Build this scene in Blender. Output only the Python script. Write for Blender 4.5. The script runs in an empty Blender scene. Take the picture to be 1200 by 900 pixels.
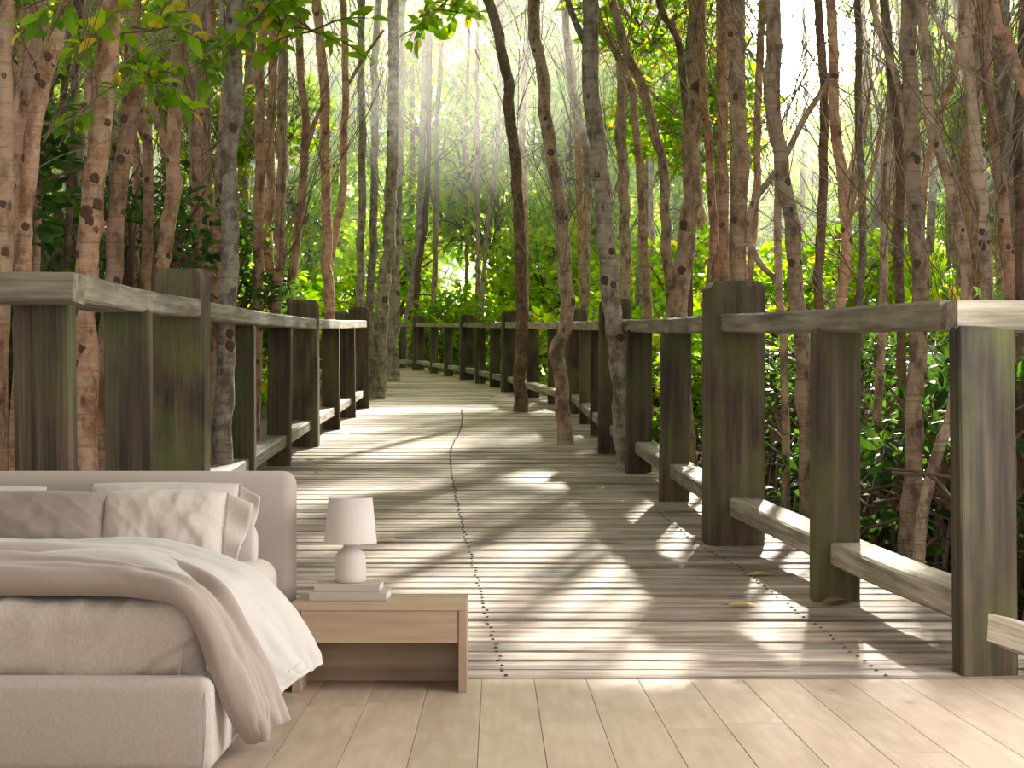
import bpy, bmesh, math, random
import numpy as np
from mathutils import Vector, Matrix
rnd = random.Random(7)
S = bpy.context.scene
COL = S.collection
PI = math.pi
# ------------------------------------------------------------------ camera, world, sun, exposure
F = 1790.0; VX = 581.0; VY = 502.0; HC = 1.15          # focal length in px, vanishing point, eye height
YW = 7.0                                                # where the room ends and the deck begins
SLOPE = 122.0 / F                                       # the deck climbs gently away from the room
cam = bpy.data.cameras.new('camera'); co = bpy.data.objects.new('camera', cam); COL.objects.link(co)
cam.sensor_width = 36; cam.lens = F / 1200 * 36
cam.shift_x = (600 - VX) / 1200; cam.shift_y = (VY - 450) / 1200
cam.clip_end = 400
co.location = (0, 0, HC); co.rotation_euler = (PI / 2, 0, 0)
S.camera = co
S.view_settings.view_transform = 'Standard'; S.view_settings.look = 'None'
S.view_settings.gamma = 1; S.view_settings.use_curve_mapping = False
S.view_settings.exposure = 0.45
cy = S.cycles
cy.use_denoising = True; cy.max_bounces = 7; cy.diffuse_bounces = 4; cy.transmission_bounces = 5
cy.glossy_bounces = 2; cy.volume_bounces = 0; cy.sample_clamp_indirect = 6; cy.caustics_reflective = False; cy.caustics_refractive = False
SUN_AZ = math.radians(13); SUN_EL = math.radians(31)
sdir = Vector((math.sin(SUN_AZ) * math.cos(SUN_EL), math.cos(SUN_AZ) * math.cos(SUN_EL), math.sin(SUN_EL)))
W = bpy.data.worlds.new('hazy_sky'); S.world = W; W.use_nodes = True
nt = W.node_tree; nt.nodes.clear()
def wn(t, **k):
    n = nt.nodes.new(t)
    for a, b in k.items(): setattr(n, a, b)
    return n
tc = wn('ShaderNodeTexCoord'); nrm = wn('ShaderNodeVectorMath', operation='NORMALIZE'); nt.links.new(tc.outputs['Generated'], nrm.inputs[0])
dt = wn('ShaderNodeVectorMath', operation='DOT_PRODUCT'); nt.links.new(nrm.outputs[0], dt.inputs[0])
gd = Vector((0.204, 1, 0.272)).normalized(); dt.inputs[1].default_value = gd
mx = wn('ShaderNodeMath', operation='MAXIMUM'); nt.links.new(dt.outputs['Value'], mx.inputs[0]); mx.inputs[1].default_value = 0
pw = wn('ShaderNodeMath', operation='POWER'); nt.links.new(mx.outputs[0], pw.inputs[0]); pw.inputs[1].default_value = 5
pw2 = wn('ShaderNodeMath', operation='POWER'); nt.links.new(mx.outputs[0], pw2.inputs[0]); pw2.inputs[1].default_value = 1400
ma = wn('ShaderNodeMath', operation='MULTIPLY_ADD'); nt.links.new(pw.outputs[0], ma.inputs[0]); ma.inputs[1].default_value = 2.6; ma.inputs[2].default_value = .50
mb = wn('ShaderNodeMath', operation='MULTIPLY_ADD'); nt.links.new(pw2.outputs[0], mb.inputs[0]); mb.inputs[1].default_value = 60; nt.links.new(ma.outputs[0], mb.inputs[2])
pw3 = wn('ShaderNodeMath', operation='POWER'); nt.links.new(mx.outputs[0], pw3.inputs[0]); pw3.inputs[1].default_value = 160
skc = wn('ShaderNodeMix', data_type='RGBA'); nt.links.new(pw3.outputs[0], skc.inputs[0]); skc.inputs[6].default_value = (1.0, .97, .90, 1); skc.inputs[7].default_value = (1.0, .80, .62, 1)
bg = wn('ShaderNodeBackground'); nt.links.new(skc.outputs[2], bg.inputs[0]); nt.links.new(mb.outputs[0], bg.inputs[1])
ow = wn('ShaderNodeOutputWorld'); nt.links.new(bg.outputs[0], ow.inputs[0])
def light(name, kind, loc, energy, color, size=None, direction=None):
    l = bpy.data.lights.new(name, kind); o = bpy.data.objects.new(name, l); COL.objects.link(o)
    l.energy = energy; l.color = color; o.location = loc
    if size:
        l.shape = 'RECTANGLE'; l.size, l.size_y = size
    if direction is not None: o.rotation_euler = Vector(direction).to_track_quat('-Z', 'Y').to_euler()
    return o
sun = light('sun', 'SUN', (6, 30, 20), 17.0, (1.0, 0.93, 0.78), direction=-sdir); sun.data.angle = math.radians(1.6)
light('window_daylight', 'AREA', (2.72, 5.3, 1.75), 104, (1.0, 0.98, 0.965), (2.4, 2.2), (-1, 0.02, -0.12))
light('front_fill', 'AREA', (0.2, -1.45, 1.9), 38, (1.0, 0.96, 0.91), (3.6, 2.0), (-0.05, 1, -0.12))  # added fill lamp behind the camera, not a known source

# ------------------------------------------------------------------ helpers
def at(px, py, Y):
    return Vector(((px - VX) * Y / F, Y, HC - (py - VY) * Y / F))
def deck_z(Y): return SLOPE * (Y - YW)
def gnd_z(Y): return deck_z(Y) - 1.1
def mesh(name, V, Fa, mat=None, smooth=False):
    m = bpy.data.meshes.new(name)
    m.from_pydata([tuple(v) for v in V], [], [tuple(int(i) for i in f) for f in Fa]); m.update()
    if mat: m.materials.append(mat)
    if smooth: m.shade_smooth()
    return m
def link(name, m, parent=None, loc=None, rot=None, scale=None):
    o = bpy.data.objects.new(name, m); COL.objects.link(o)
    if parent: o.parent = parent
    if loc is not None: o.location = loc
    if rot is not None: o.rotation_euler = rot
    if scale is not None: o.scale = scale
    return o
def tag(o, label=None, cat=None, group=None, kind=None):
    if label: o['label'] = label
    if cat: o['category'] = cat
    if group: o['group'] = group
    if kind: o['kind'] = kind
    return o
def empty(name, loc=(0, 0, 0), rz=0):
    o = bpy.data.objects.new(name, None); COL.objects.link(o); o.location = loc; o.rotation_euler = (0, 0, rz); o.empty_display_size = .1
    return o
def boxm(name, sx, sy, sz, bev, mat, origin=(0, 0, 0), seg=1, smooth=False, shape=None):
    """bevelled box, size sx sy sz, centred at origin"""
    bm = bmesh.new(); bmesh.ops.create_cube(bm, size=1)
    for v in bm.verts: v.co = Vector((v.co.x * sx + origin[0], v.co.y * sy + origin[1], v.co.z * sz + origin[2]))
    if shape: shape(bm)
    if bev: bmesh.ops.bevel(bm, geom=bm.edges[:], offset=bev, segments=seg, affect='EDGES', profile=.5)
    m = bpy.data.meshes.new(name); bm.to_mesh(m); bm.free()
    if mat: m.materials.append(mat)
    if smooth: m.shade_smooth()
    return m
def catmull(P, n):
    P = [np.array(p, float) for p in P]
    P = [2 * P[0] - P[1]] + P + [2 * P[-1] - P[-2]]
    out = []
    for i in range(1, len(P) - 2):
        for k in range(n):
            t = k / n
            a, b, c, d = P[i - 1], P[i], P[i + 1], P[i + 2]
            out.append(.5 * (2 * b + (c - a) * t + (2 * a - 5 * b + 4 * c - d) * t * t + (3 * b - a - 3 * c + d) * t ** 3))
    out.append(P[-2]); return np.array(out)
def tube(P, R, sides=10, rough=0.0, rng=None, V=None, Fa=None):
    V = [] if V is None else V; Fa = [] if Fa is None else Fa
    base = len(V); n = len(P); ref = np.array((0.0, 1.0, 0.02))
    for i in range(n):
        t = P[min(i + 1, n - 1)] - P[max(i - 1, 0)]; t = t / (np.linalg.norm(t) + 1e-9)
        a = np.cross(t, ref)
        if np.linalg.norm(a) < .1: a = np.cross(t, np.array((1.0, 0, 0)))
        a /= np.linalg.norm(a); b = np.cross(t, a)
        for k in range(sides):
            an = 2 * PI * k / sides
            r = R[i] * (1 + (rng.uniform(-rough, rough) if rough else 0))
            V.append(P[i] + (a * math.cos(an) + b * math.sin(an)) * r)
    for i in range(n - 1):
        for k in range(sides):
            k2 = (k + 1) % sides
            Fa.append((base + i * sides + k, base + i * sides + k2, base + (i + 1) * sides + k2, base + (i + 1) * sides + k))
    Fa.append(tuple(base + k for k in range(sides))); Fa.append(tuple(base + (n - 1) * sides + k for k in reversed(range(sides))))
    return V, Fa

# ------------------------------------------------------------------ materials
def newmat(name):
    m = bpy.data.materials.new(name); m.use_nodes = True
    t = m.node_tree; t.nodes.clear()
    out = t.nodes.new('ShaderNodeOutputMaterial'); p = t.nodes.new('ShaderNodeBsdfPrincipled'); t.links.new(p.outputs[0], out.inputs[0])
    return m, t, p, out
def N(t, typ, ins=None, **k):
    n = t.nodes.new(typ)
    for a, b in k.items(): setattr(n, a, b)
    for a, b in (ins or {}).items():
        if hasattr(b, 'is_output'): t.links.new(b, n.inputs[a])
        else: n.inputs[a].default_value = b
    return n
def ramp(t, fac, stops, interp='LINEAR'):
    r = t.nodes.new('ShaderNodeValToRGB'); r.color_ramp.interpolation = interp
    e = r.color_ramp.elements
    while len(e) < len(stops): e.new(.5)
    for x, (p, c) in zip(e, stops): x.position = p; x.color = (*c, 1) if len(c) == 3 else c
    t.links.new(fac, r.inputs[0]); return r.outputs[0]
def mixc(t, f, a, b, mode='MIX'):
    n = t.nodes.new('ShaderNodeMix'); n.data_type = 'RGBA'; n.blend_type = mode
    for i, v in ((0, f), (6, a), (7, b)):
        if hasattr(v, 'is_output'): t.links.new(v, n.inputs[i])
        else: n.inputs[i].default_value = v if i == 0 else (*v, 1)
    return n.outputs[2]
def bump(t, p, h, strength, dist):
    b = N(t, 'ShaderNodeBump', {'Height': h, 'Strength': strength, 'Distance': dist}); t.links.new(b.outputs[0], p.inputs['Normal'])
def simple(name, col, rough=.6):
    m, t, p, _ = newmat(name); p.inputs['Base Color'].default_value = (*col, 1); p.inputs['Roughness'].default_value = rough; return m
def wood(name, axis, c_dark, c_mid, c_light, moss=0.0, rnd_amt=.25, coord='Object', freq=16, rough=.75, bmp=.5, stain=.6):
    m, t, p, _ = newmat(name)
    tc = N(t, 'ShaderNodeTexCoord'); oi = N(t, 'ShaderNodeObjectInfo')
    src = tc.outputs['Object']
    if coord == 'World': src = N(t, 'ShaderNodeNewGeometry').outputs['Position']
    off = N(t, 'ShaderNodeVectorMath', {0: src, 1: N(t, 'ShaderNodeVectorMath', {0: N(t, 'ShaderNodeCombineXYZ', {0: oi.outputs['Random'], 1: oi.outputs['Random'], 2: oi.outputs['Random']}).outputs[0], 3: 37.0}, operation='SCALE').outputs[0]}, operation='ADD')
    sc = [1, 1, 1]; sc[axis] = .06
    mp = N(t, 'ShaderNodeMapping', {'Vector': off.outputs[0], 'Scale': sc})
    streak = N(t, 'ShaderNodeTexNoise', {'Vector': mp.outputs[0], 'Scale': freq * 2.2, 'Detail': 6, 'Roughness': .65})
    fine = N(t, 'ShaderNodeTexNoise', {'Vector': mp.outputs[0], 'Scale': freq * 8, 'Detail': 3})
    big = N(t, 'ShaderNodeTexNoise', {'Vector': N(t, 'ShaderNodeMapping', {'Vector': off.outputs[0], 'Scale': [.35 if i == axis else 1 for i in range(3)]}).outputs[0], 'Scale': 3.2, 'Detail': 5, 'Roughness': .6})
    c = ramp(t, streak.outputs[0], [(.30, c_dark), (.5, c_mid), (.72, c_light)])
    st = ramp(t, big.outputs[0], [(.36, (1 - stain,) * 3), (.58, (1, 1, 1))])
    c = mixc(t, 1.0, c, st, 'MULTIPLY')
    if moss:
        mo = N(t, 'ShaderNodeTexNoise', {'Vector': off.outputs[0], 'Scale': 2.3, 'Detail': 6})
        mm = ramp(t, mo.outputs[0], [(.45, (0, 0, 0)), (.68, (moss,) * 3)])
        c = mixc(t, mm, c, (.12, .13, .035))
    rr = N(t, 'ShaderNodeMapRange', {0: oi.outputs['Random'], 3: 1 - rnd_amt, 4: 1 + rnd_amt})
    c = mixc(t, 1.0, c, N(t, 'ShaderNodeCombineXYZ', {0: rr.outputs[0], 1: rr.outputs[0], 2: rr.outputs[0]}).outputs[0], 'MULTIPLY')
    t.links.new(c, p.inputs['Base Color']); p.inputs['Roughness'].default_value = rough
    h = N(t, 'ShaderNodeMath', {0: streak.outputs[0], 1: fine.outputs[0]}, operation='ADD')
    bump(t, p, h.outputs[0], bmp, .012)
    return m
M = {}
M['plank'] = wood('weathered_deck_wood', 0, (.13, .085, .058), (.45, .36, .285), (.78, .69, .60), rnd_amt=.30, coord='World', freq=4.5, stain=.5)
M['post'] = wood('mossy_post_wood', 2, (.028, .019, .011), (.095, .068, .040), (.20, .155, .10), moss=.7, freq=6, stain=.7, bmp=.8)
M['rail'] = wood('grey_rail_wood', 0, (.15, .12, .085), (.37, .32, .25), (.60, .54, .44), moss=.3, freq=10, stain=.4)
M['oak_x'] = wood('pale_oak_furniture', 0, (.34, .245, .165), (.44, .325, .225), (.53, .405, .29), freq=7, rnd_amt=.05, rough=.5, bmp=.06, stain=.16)
M['oak_z'] = wood('pale_oak_upright', 2, (.34, .245, .165), (.44, .325, .225), (.53, .405, .29), freq=7, rnd_amt=.05, rough=.5, bmp=.06, stain=.16)
def floor_wood():
    m, t, p, _ = newmat('pale_floor_oak')
    oi = N(t, 'ShaderNodeObjectInfo'); g = N(t, 'ShaderNodeNewGeometry')
    off = N(t, 'ShaderNodeVectorMath', {0: g.outputs['Position'], 1: N(t, 'ShaderNodeCombineXYZ', {0: N(t, 'ShaderNodeMath', {0: oi.outputs['Random'], 1: 53.0}, operation='MULTIPLY').outputs[0], 1: N(t, 'ShaderNodeMath', {0: oi.outputs['Random'], 1: 31.0}, operation='MULTIPLY').outputs[0], 2: 0}).outputs[0]}, operation='ADD').outputs[0]
    mp = N(t, 'ShaderNodeMapping', {'Vector': off, 'Scale': (1, .10, 1)})
    warp = N(t, 'ShaderNodeTexNoise', {'Vector': N(t, 'ShaderNodeMapping', {'Vector': off, 'Scale': (1, .35, 1)}).outputs[0], 'Scale': 3.2, 'Detail': 3})
    w = N(t, 'ShaderNodeMath', {0: N(t, 'ShaderNodeMath', {0: warp.outputs[0], 1: 34.0}, operation='MULTIPLY').outputs[0]}, operation='SINE')
    c = ramp(t, N(t, 'ShaderNodeTexNoise', {'Vector': mp.outputs[0], 'Scale': 26, 'Detail': 6}).outputs[0], [(.3, (.42, .325, .245)), (.7, (.54, .435, .345))])
    c = mixc(t, N(t, 'ShaderNodeMapRange', {0: w.outputs[0], 1: -1, 2: 1, 3: 0, 4: .34}).outputs[0], c, (.36, .26, .18))
    vo = N(t, 'ShaderNodeTexVoronoi', {'Vector': N(t, 'ShaderNodeMapping', {'Vector': off, 'Scale': (1, .55, 1)}).outputs[0], 'Scale': 3.0})
    k = ramp(t, vo.outputs['Distance'], [(.03, (1, 1, 1)), (.085, (0, 0, 0))])
    c = mixc(t, k, c, (.26, .15, .09))
    k2 = ramp(t, vo.outputs['Distance'], [(.03, (.5,) * 3), (.22, (0, 0, 0))])
    c = mixc(t, k2, c, (.36, .25, .17))
    rr = N(t, 'ShaderNodeMapRange', {0: oi.outputs['Random'], 3: .92, 4: 1.06})
    c = mixc(t, 1.0, c, N(t, 'ShaderNodeCombineXYZ', {0: rr.outputs[0], 1: rr.outputs[0], 2: rr.outputs[0]}).outputs[0], 'MULTIPLY')
    t.links.new(c, p.inputs['Base Color']); p.inputs['Roughness'].default_value = .42; p.inputs['Specular IOR Level'].default_value = .3
    return m
M['floor'] = floor_wood()
def fabric(name, col, weave=420, rough=.95, var=.10, sheen=.25, lin=0.0):
    m, t, p, _ = newmat(name)
    g = N(t, 'ShaderNodeTexCoord').outputs['Object']
    a = N(t, 'ShaderNodeTexNoise', {'Vector': N(t, 'ShaderNodeMapping', {'Vector': g, 'Scale': (1, .12, .12)}).outputs[0], 'Scale': weave, 'Detail': 2})
    b = N(t, 'ShaderNodeTexNoise', {'Vector': N(t, 'ShaderNodeMapping', {'Vector': g, 'Scale': (.12, 1, 1)}).outputs[0], 'Scale': weave, 'Detail': 2})
    h = N(t, 'ShaderNodeMath', {0: a.outputs[0], 1: b.outputs[0]}, operation='ADD')
    lo = tuple(c * (1 - var * 1.6) for c in col); hi = tuple(min(1, c * (1 + var)) for c in col)
    c = ramp(t, N(t, 'ShaderNodeMath', {0: h.outputs[0], 1: .5}, operation='MULTIPLY').outputs[0], [(.35, lo), (.62, hi)])
    t.links.new(c, p.inputs['Base Color']); p.inputs['Roughness'].default_value = rough
    p.inputs['Sheen Weight'].default_value = sheen; p.inputs['Specular IOR Level'].default_value = .15
    bump(t, p, h.outputs[0], .25, .002)
    return m
M['upholstery'] = fabric('oatmeal_upholstery', (.62, .565, .52), 620)
M['headboard'] = fabric('grey_beige_upholstery', (.47, .415, .375), 620, var=.05)
M['linen'] = fabric('natural_linen', (.68, .62, .555), 420, var=.10)
M['white_linen'] = fabric('white_cotton', (.63, .60, .56), 500, var=.03)
M['throw'] = fabric('taupe_wool', (.41, .345, .305), 500, var=.04)
M['pillow'] = fabric('linen_pillow', (.64, .58, .525), 420, var=.08)
M['pillow_dark'] = fabric('taupe_pillow', (.33, .28, .25), 400, var=.05)
M['ceramic'] = simple('matt_ceramic', (.62, .56, .52), .7)
M['shade'] = fabric('lamp_shade_linen', (.66, .60, .56), 600, var=.02)
M['paper'] = simple('paper', (.68, .63, .57), .8); M['cover'] = simple('book_cover', (.47, .42, .37), .7)
M['wall'] = simple('warm_white_plaster', (.74, .71, .67), .9)
M['frame'] = simple('window_frame_white', (.8, .8, .78), .5)
M['screw'] = simple('dark_screw', (.05, .045, .04), .4); M['screw'].node_tree.nodes['Principled BSDF'].inputs['Metallic'].default_value = .6
def bark(name, base, light_, dark, lichen=.45):
    m, t, p, _ = newmat(name)
    g = N(t, 'ShaderNodeNewGeometry').outputs['Position']; oi = N(t, 'ShaderNodeObjectInfo')
    off = N(t, 'ShaderNodeVectorMath', {0: g, 1: N(t, 'ShaderNodeCombineXYZ', {0: N(t, 'ShaderNodeMath', {0: oi.outputs['Random'], 1: 41.0}, operation='MULTIPLY').outputs[0], 1: oi.outputs['Random'], 2: N(t, 'ShaderNodeMath', {0: oi.outputs['Random'], 1: 67.0}, operation='MULTIPLY').outputs[0]}).outputs[0]}, operation='ADD').outputs[0]
    rings = N(t, 'ShaderNodeTexNoise', {'Vector': N(t, 'ShaderNodeMapping', {'Vector': off, 'Scale': (.5, .5, 5)}).outputs[0], 'Scale': 5, 'Detail': 4, 'Roughness': .7})
    pat = N(t, 'ShaderNodeTexNoise', {'Vector': off, 'Scale': 7, 'Detail': 5, 'Roughness': .65})
    c = ramp(t, rings.outputs[0], [(.28, dark), (.36, base), (.72, light_)])
    c = mixc(t, N(t, 'ShaderNodeMapRange', {0: N(t, 'ShaderNodeTexNoise', {'Vector': N(t, 'ShaderNodeMapping', {'Vector': off, 'Scale': (1, 1, .5)}).outputs[0], 'Scale': 3.0, 'Detail': 4}).outputs[0], 1: .42, 2: .66, 3: 0, 4: .6}).outputs[0], c, light_)
    c = mixc(t, ramp(t, N(t, 'ShaderNodeTexNoise', {'Vector': N(t, 'ShaderNodeMapping', {'Vector': off, 'Location': (5, 3, 9), 'Scale': (1.6, 1.6, .8)}).outputs[0], 'Scale': 4.5, 'Detail': 7, 'Roughness': .7}).outputs[0], [(.46, (0, 0, 0)), (.60, (.85,) * 3)]), c, dark)
    rl = N(t, 'ShaderNodeTexNoise', {'Vector': N(t, 'ShaderNodeMapping', {'Vector': off, 'Scale': (.3, .3, 8)}).outputs[0], 'Scale': 3.2, 'Detail': 1})
    c = mixc(t, ramp(t, rl.outputs[0], [(.60, (0, 0, 0)), (.66, (.55,) * 3), (.70, (0, 0, 0))]), c, dark)
    c = mixc(t, ramp(t, pat.outputs[0], [(.52, (0, 0, 0)), (.66, (lichen,) * 3)]), c, (.52, .49, .42))
    vo = N(t, 'ShaderNodeTexVoronoi', {'Vector': N(t, 'ShaderNodeMapping', {'Vector': off, 'Scale': (1, 1, .45)}).outputs[0], 'Scale': 6.5})
    c = mixc(t, ramp(t, vo.outputs['Distance'], [(.06, (.8,) * 3), (.16, (0, 0, 0))]), c, (.07, .045, .03))
    rr = N(t, 'ShaderNodeMapRange', {0: oi.outputs['Random'], 3: .66, 4: 1.08})
    c = mixc(t, 1.0, c, N(t, 'ShaderNodeCombineXYZ', {0: rr.outputs[0], 1: rr.outputs[0], 2: rr.outputs[0]}).outputs[0], 'MULTIPLY')
    t.links.new(c, p.inputs['Base Color']); p.inputs['Roughness'].default_value = .85
    h = N(t, 'ShaderNodeMath', {0: rings.outputs[0], 1: pat.outputs[0]}, operation='ADD')
    bump(t, p, h.outputs[0], .8, .03)
    return m
M['bark_orange'] = bark('orange_brown_bark', (.46, .245, .13), (.68, .45, .30), (.20, .09, .04), .3)
M['bark_tan'] = bark('tan_bark', (.43, .295, .185), (.62, .465, .33), (.13, .085, .05), .4)
M['bark_grey'] = bark('grey_lichen_bark', (.27, .22, .165), (.44, .38, .30), (.11, .08, .055), .7)
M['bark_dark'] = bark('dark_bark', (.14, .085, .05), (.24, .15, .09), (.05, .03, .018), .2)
M['knot'] = simple('knot_scar', (.10, .058, .034), .9)
def leafmat(name, c1, c2, trans=.5, c3=None):
    m, t, p, out = newmat(name)
    g = N(t, 'ShaderNodeNewGeometry')
    stops = [(0, c1), (.8, c2)] + ([(.97, c3)] if c3 else [])
    c = ramp(t, g.outputs['Random Per Island'], stops)
    t.links.new(c, p.inputs['Base Color']); p.inputs['Roughness'].default_value = .45; p.inputs['Specular IOR Level'].default_value = .25
    hs = N(t, 'ShaderNodeHueSaturation', {'Color': c, 'Hue': .485, 'Saturation': 1.08, 'Value': 1.9})
    tr = N(t, 'ShaderNodeBsdfTranslucent', {'Color': hs.outputs[0]})
    mx = N(t, 'ShaderNodeMixShader', {0: trans, 1: p.outputs[0], 2: tr.outputs[0]}); t.links.new(mx.outputs[0], out.inputs[0])
    return m
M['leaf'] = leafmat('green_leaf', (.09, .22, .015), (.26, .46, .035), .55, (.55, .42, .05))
M['leaf_far'] = leafmat('sun_tinted_leaf', (.16, .36, .02), (.46, .62, .06), .7, (.7, .6, .12))  # sunlight put into the colour: brighter, yellower copy of the green leaf
M['leaf_dark'] = leafmat('shade_tinted_leaf', (.015, .045, .008), (.06, .15, .02), .35)  # undergrowth shade put into the colour: darkened copy of the green leaf
M['leaf_orange'] = simple('fallen_leaf_orange', (.55, .20, .04), .6); M['leaf_yellow'] = simple('fallen_leaf_yellow', (.75, .52, .10), .6)
M['leaf_brown'] = simple('fallen_leaf_brown', (.28, .15, .07), .7); M['twig'] = simple('twig_brown', (.16, .10, .06), .9)
M['twig_grey'] = simple('twig_grey', (.26, .22, .17), .9)
def mud():
    m, t, p, _ = newmat('dark_mud'); n = N(t, 'ShaderNodeTexNoise', {'Scale': 1.5, 'Detail': 8})
    t.links.new(ramp(t, n.outputs[0], [(.3, (.03, .022, .014)), (.7, (.09, .07, .045))]), p.inputs['Base Color']); p.inputs['Roughness'].default_value = .7
    return m
M['mud'] = mud()

# ------------------------------------------------------------------ the room
XL, XR, YB, ZC = -3.3, 2.85, -1.6, 3.3
fl = empty('floor'); tag(fl, kind='structure')
bw = .2386; k0 = -14
base_f = link('subfloor', boxm('subfloor', XR - XL, YW - YB, .1, 0, M['screw'], ((XL + XR) / 2, (YW + YB) / 2, -.071)), fl)
fixed = {3: [5.85], 2: [6.2, 4.1], 6: [5.42], 5: [5.0], 7: [6.5], 0: [5.1], 1: [6.0, 4.3], -1: [5.3], -2: [4.8, 6.4]}
for k in range(-14, 13):
    x0 = -.064 + k * bw
    if x0 + bw < XL or x0 > XR: continue
    cuts = fixed.get(k, [rnd.uniform(4.6, 6.6)])
    ys = sorted(set([YB] + cuts + [rnd.uniform(.3, 2.2)] + [YW]))
    for a, b in zip(ys, ys[1:]):
        m = boxm('plank', bw - .0022, b - a - .0022, .02, .0012, M['floor'], (0, 0, -.01))
        link('plank', m, fl, (x0 + bw / 2, (a + b) / 2, 0))
def wallbox(name, x0, x1, y0, y1, z0, z1, mat='wall', parent=None):
    o = link(name, boxm(name, x1 - x0, y1 - y0, z1 - z0, 0, M[mat], ((x0 + x1) / 2, (y0 + y1) / 2, (z0 + z1) / 2)), parent)
    if not parent: tag(o, kind='structure')
    return o
wallbox('wall_left', XL - .12, XL, YB - .12, YW, -.1, ZC + .1)
wallbox('ceiling', XL - .12, XR + .12, YB - .12, YW, ZC, ZC + .12)
wb = empty('wall_back'); tag(wb, kind='structure')
wallbox('wall_panel', XL, -1.6, YB - .12, YB, -.1, ZC, parent=wb); wallbox('wall_panel', 2.0, XR, YB - .12, YB, -.1, ZC, parent=wb)
wallbox('wall_panel', -1.6, 2.0, YB - .12, YB, -.1, .9, parent=wb); wallbox('wall_panel', -1.6, 2.0, YB - .12, YB, 2.9, ZC, parent=wb)
wf2 = empty('added_window', (.2, YB - .06, 1.9)); tag(wf2, kind='structure')  # unseen window, added with its wall opening to go with the front fill
for (x, z, sx, sz) in ((-1.77, 0, .06, 2.0), (1.77, 0, .06, 2.0), (0, -.97, 3.48, .06), (0, .97, 3.48, .06), (0, 0, .05, 1.88)):
    link('window_frame', boxm('window_frame', sx, .06, sz, .005, M['frame'], (x, 0, z)), wf2)
wr = empty('wall_right'); tag(wr, kind='structure')
wallbox('wall_panel', XR, XR + .12, YB, 4.0, -.1, ZC, parent=wr); wallbox('wall_panel', XR, XR + .12, 6.6, YW, -.1, ZC, parent=wr)
wallbox('wall_panel', XR, XR + .12, 4.0, 6.6, -.1, .55, parent=wr); wallbox('wall_panel', XR, XR + .12, 4.0, 6.6, 2.95, ZC, parent=wr)
wf = empty('window_1', (XR + .06, 5.3, 1.75)); tag(wf, kind='structure')
for (y, z, sy, sz) in ((-1.27, 0, .06, 2.4), (1.27, 0, .06, 2.4), (0, -1.17, 2.48, .06), (0, 1.17, 2.48, .06), (0, 0, .05, 2.28)):
    link('window_frame', boxm('window_frame', .06, sy, sz, .005, M['frame'], (0, y, z)), wf)

# ------------------------------------------------------------------ bed
bed = tag(empty('bed', (-1.79, 5.95, 0)), 'oatmeal upholstered bed with tall padded headboard, left of the oak nightstand', 'bed')
BX = -1.79
def bedpart(name, m, parent=bed):
    o = link(name, m); o.parent = parent
    o.matrix_parent_inverse = Matrix.Translation(bed.location).inverted() if parent is bed else Matrix.Identity(4)
    return o
def roundbox(name, x0, x1, y0, y1, z0, z1, r, mat, seg=5):
    m = boxm(name, x1 - x0, y1 - y0, z1 - z0, r, mat, ((x0 + x1) / 2, (y0 + y1) / 2, (z0 + z1) / 2), seg=seg, smooth=True); return m
bx1 = -.92; bx0 = 2 * BX - bx1
bedpart('headboard', roundbox('headboard', bx0 + .02, -.902, 6.83, 6.98, .03, .957, .06, M['headboard']))
bedpart('foot_panel', roundbox('foot_panel', bx0, bx1, 4.94, 5.05, .025, .342, .045, M['upholstery']))
bedpart('side_panel', roundbox('side_panel', bx1 - .10, bx1, 4.99, 6.86, .025, .338, .045, M['upholstery']))
bedpart('side_panel', roundbox('side_panel', bx0, bx0 + .10, 4.99, 6.86, .025, .338, .045, M['upholstery']))
for sx in (bx0 + .15, bx1 - .15):
    for sy in (5.1, 6.75): bedpart('leg', boxm('leg', .06, .06, .05, .004, M['screw'], (sx, sy, .025)))
P = catmull([(bx1 - .028, 4.945, .04), (bx1 - .02, 4.943, .17), (bx1 - .022, 4.946, .29), (bx1 - .034, 4.975, .334), (bx1 - .04, 5.04, .342)], 6)
Vv, Ff = tube(P, [.0022] * len(P), 6); bedpart('piping', mesh('piping', Vv, Ff, M['upholstery'], True))

# cloth-like mattress: a dense rounded box pushed about by wrinkles
def sup(x, n): return math.copysign(abs(x) ** n, x)
from mathutils import noise as mn
def nz(x, y, z, s=1.0): return mn.noise(Vector((x * s, y * s, z * s)))
def dense_box(name, x0, x1, y0, y1, z0, z1, r, n, mat, disp):
    bm = bmesh.new(); bmesh.ops.create_cube(bm, size=1)
    cx, cyy, cz = (x0 + x1) / 2, (y0 + y1) / 2, (z0 + z1) / 2
    bmesh.ops.subdivide_edges(bm, edges=bm.edges[:], cuts=n, use_grid_fill=True)
    hx, hy, hz = (x1 - x0) / 2, (y1 - y0) / 2, (z1 - z0) / 2
    for v in bm.verts:
        p = Vector((v.co.x * 2 * hx, v.co.y * 2 * hy, v.co.z * 2 * hz))
        q = Vector((max(-hx + r, min(hx - r, p.x)), max(-hy + r, min(hy - r, p.y)), max(-hz + r, min(hz - r, p.z))))
        d = p - q; nn = d.normalized() if d.length > 1e-6 else Vector((0, 0, 0))
        if nn.length: p = q + nn * r
        p += Vector((cx, cyy, cz)); p += nn * disp(p, nn)
        v.co = p
    m = bpy.data.meshes.new(name); bm.to_mesh(m); bm.free(); m.materials.append(mat); m.shade_smooth(); return m
def ridge(a): return (1 - abs(a) * 2) ** 3 if abs(a) < .5 else 0
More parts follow.
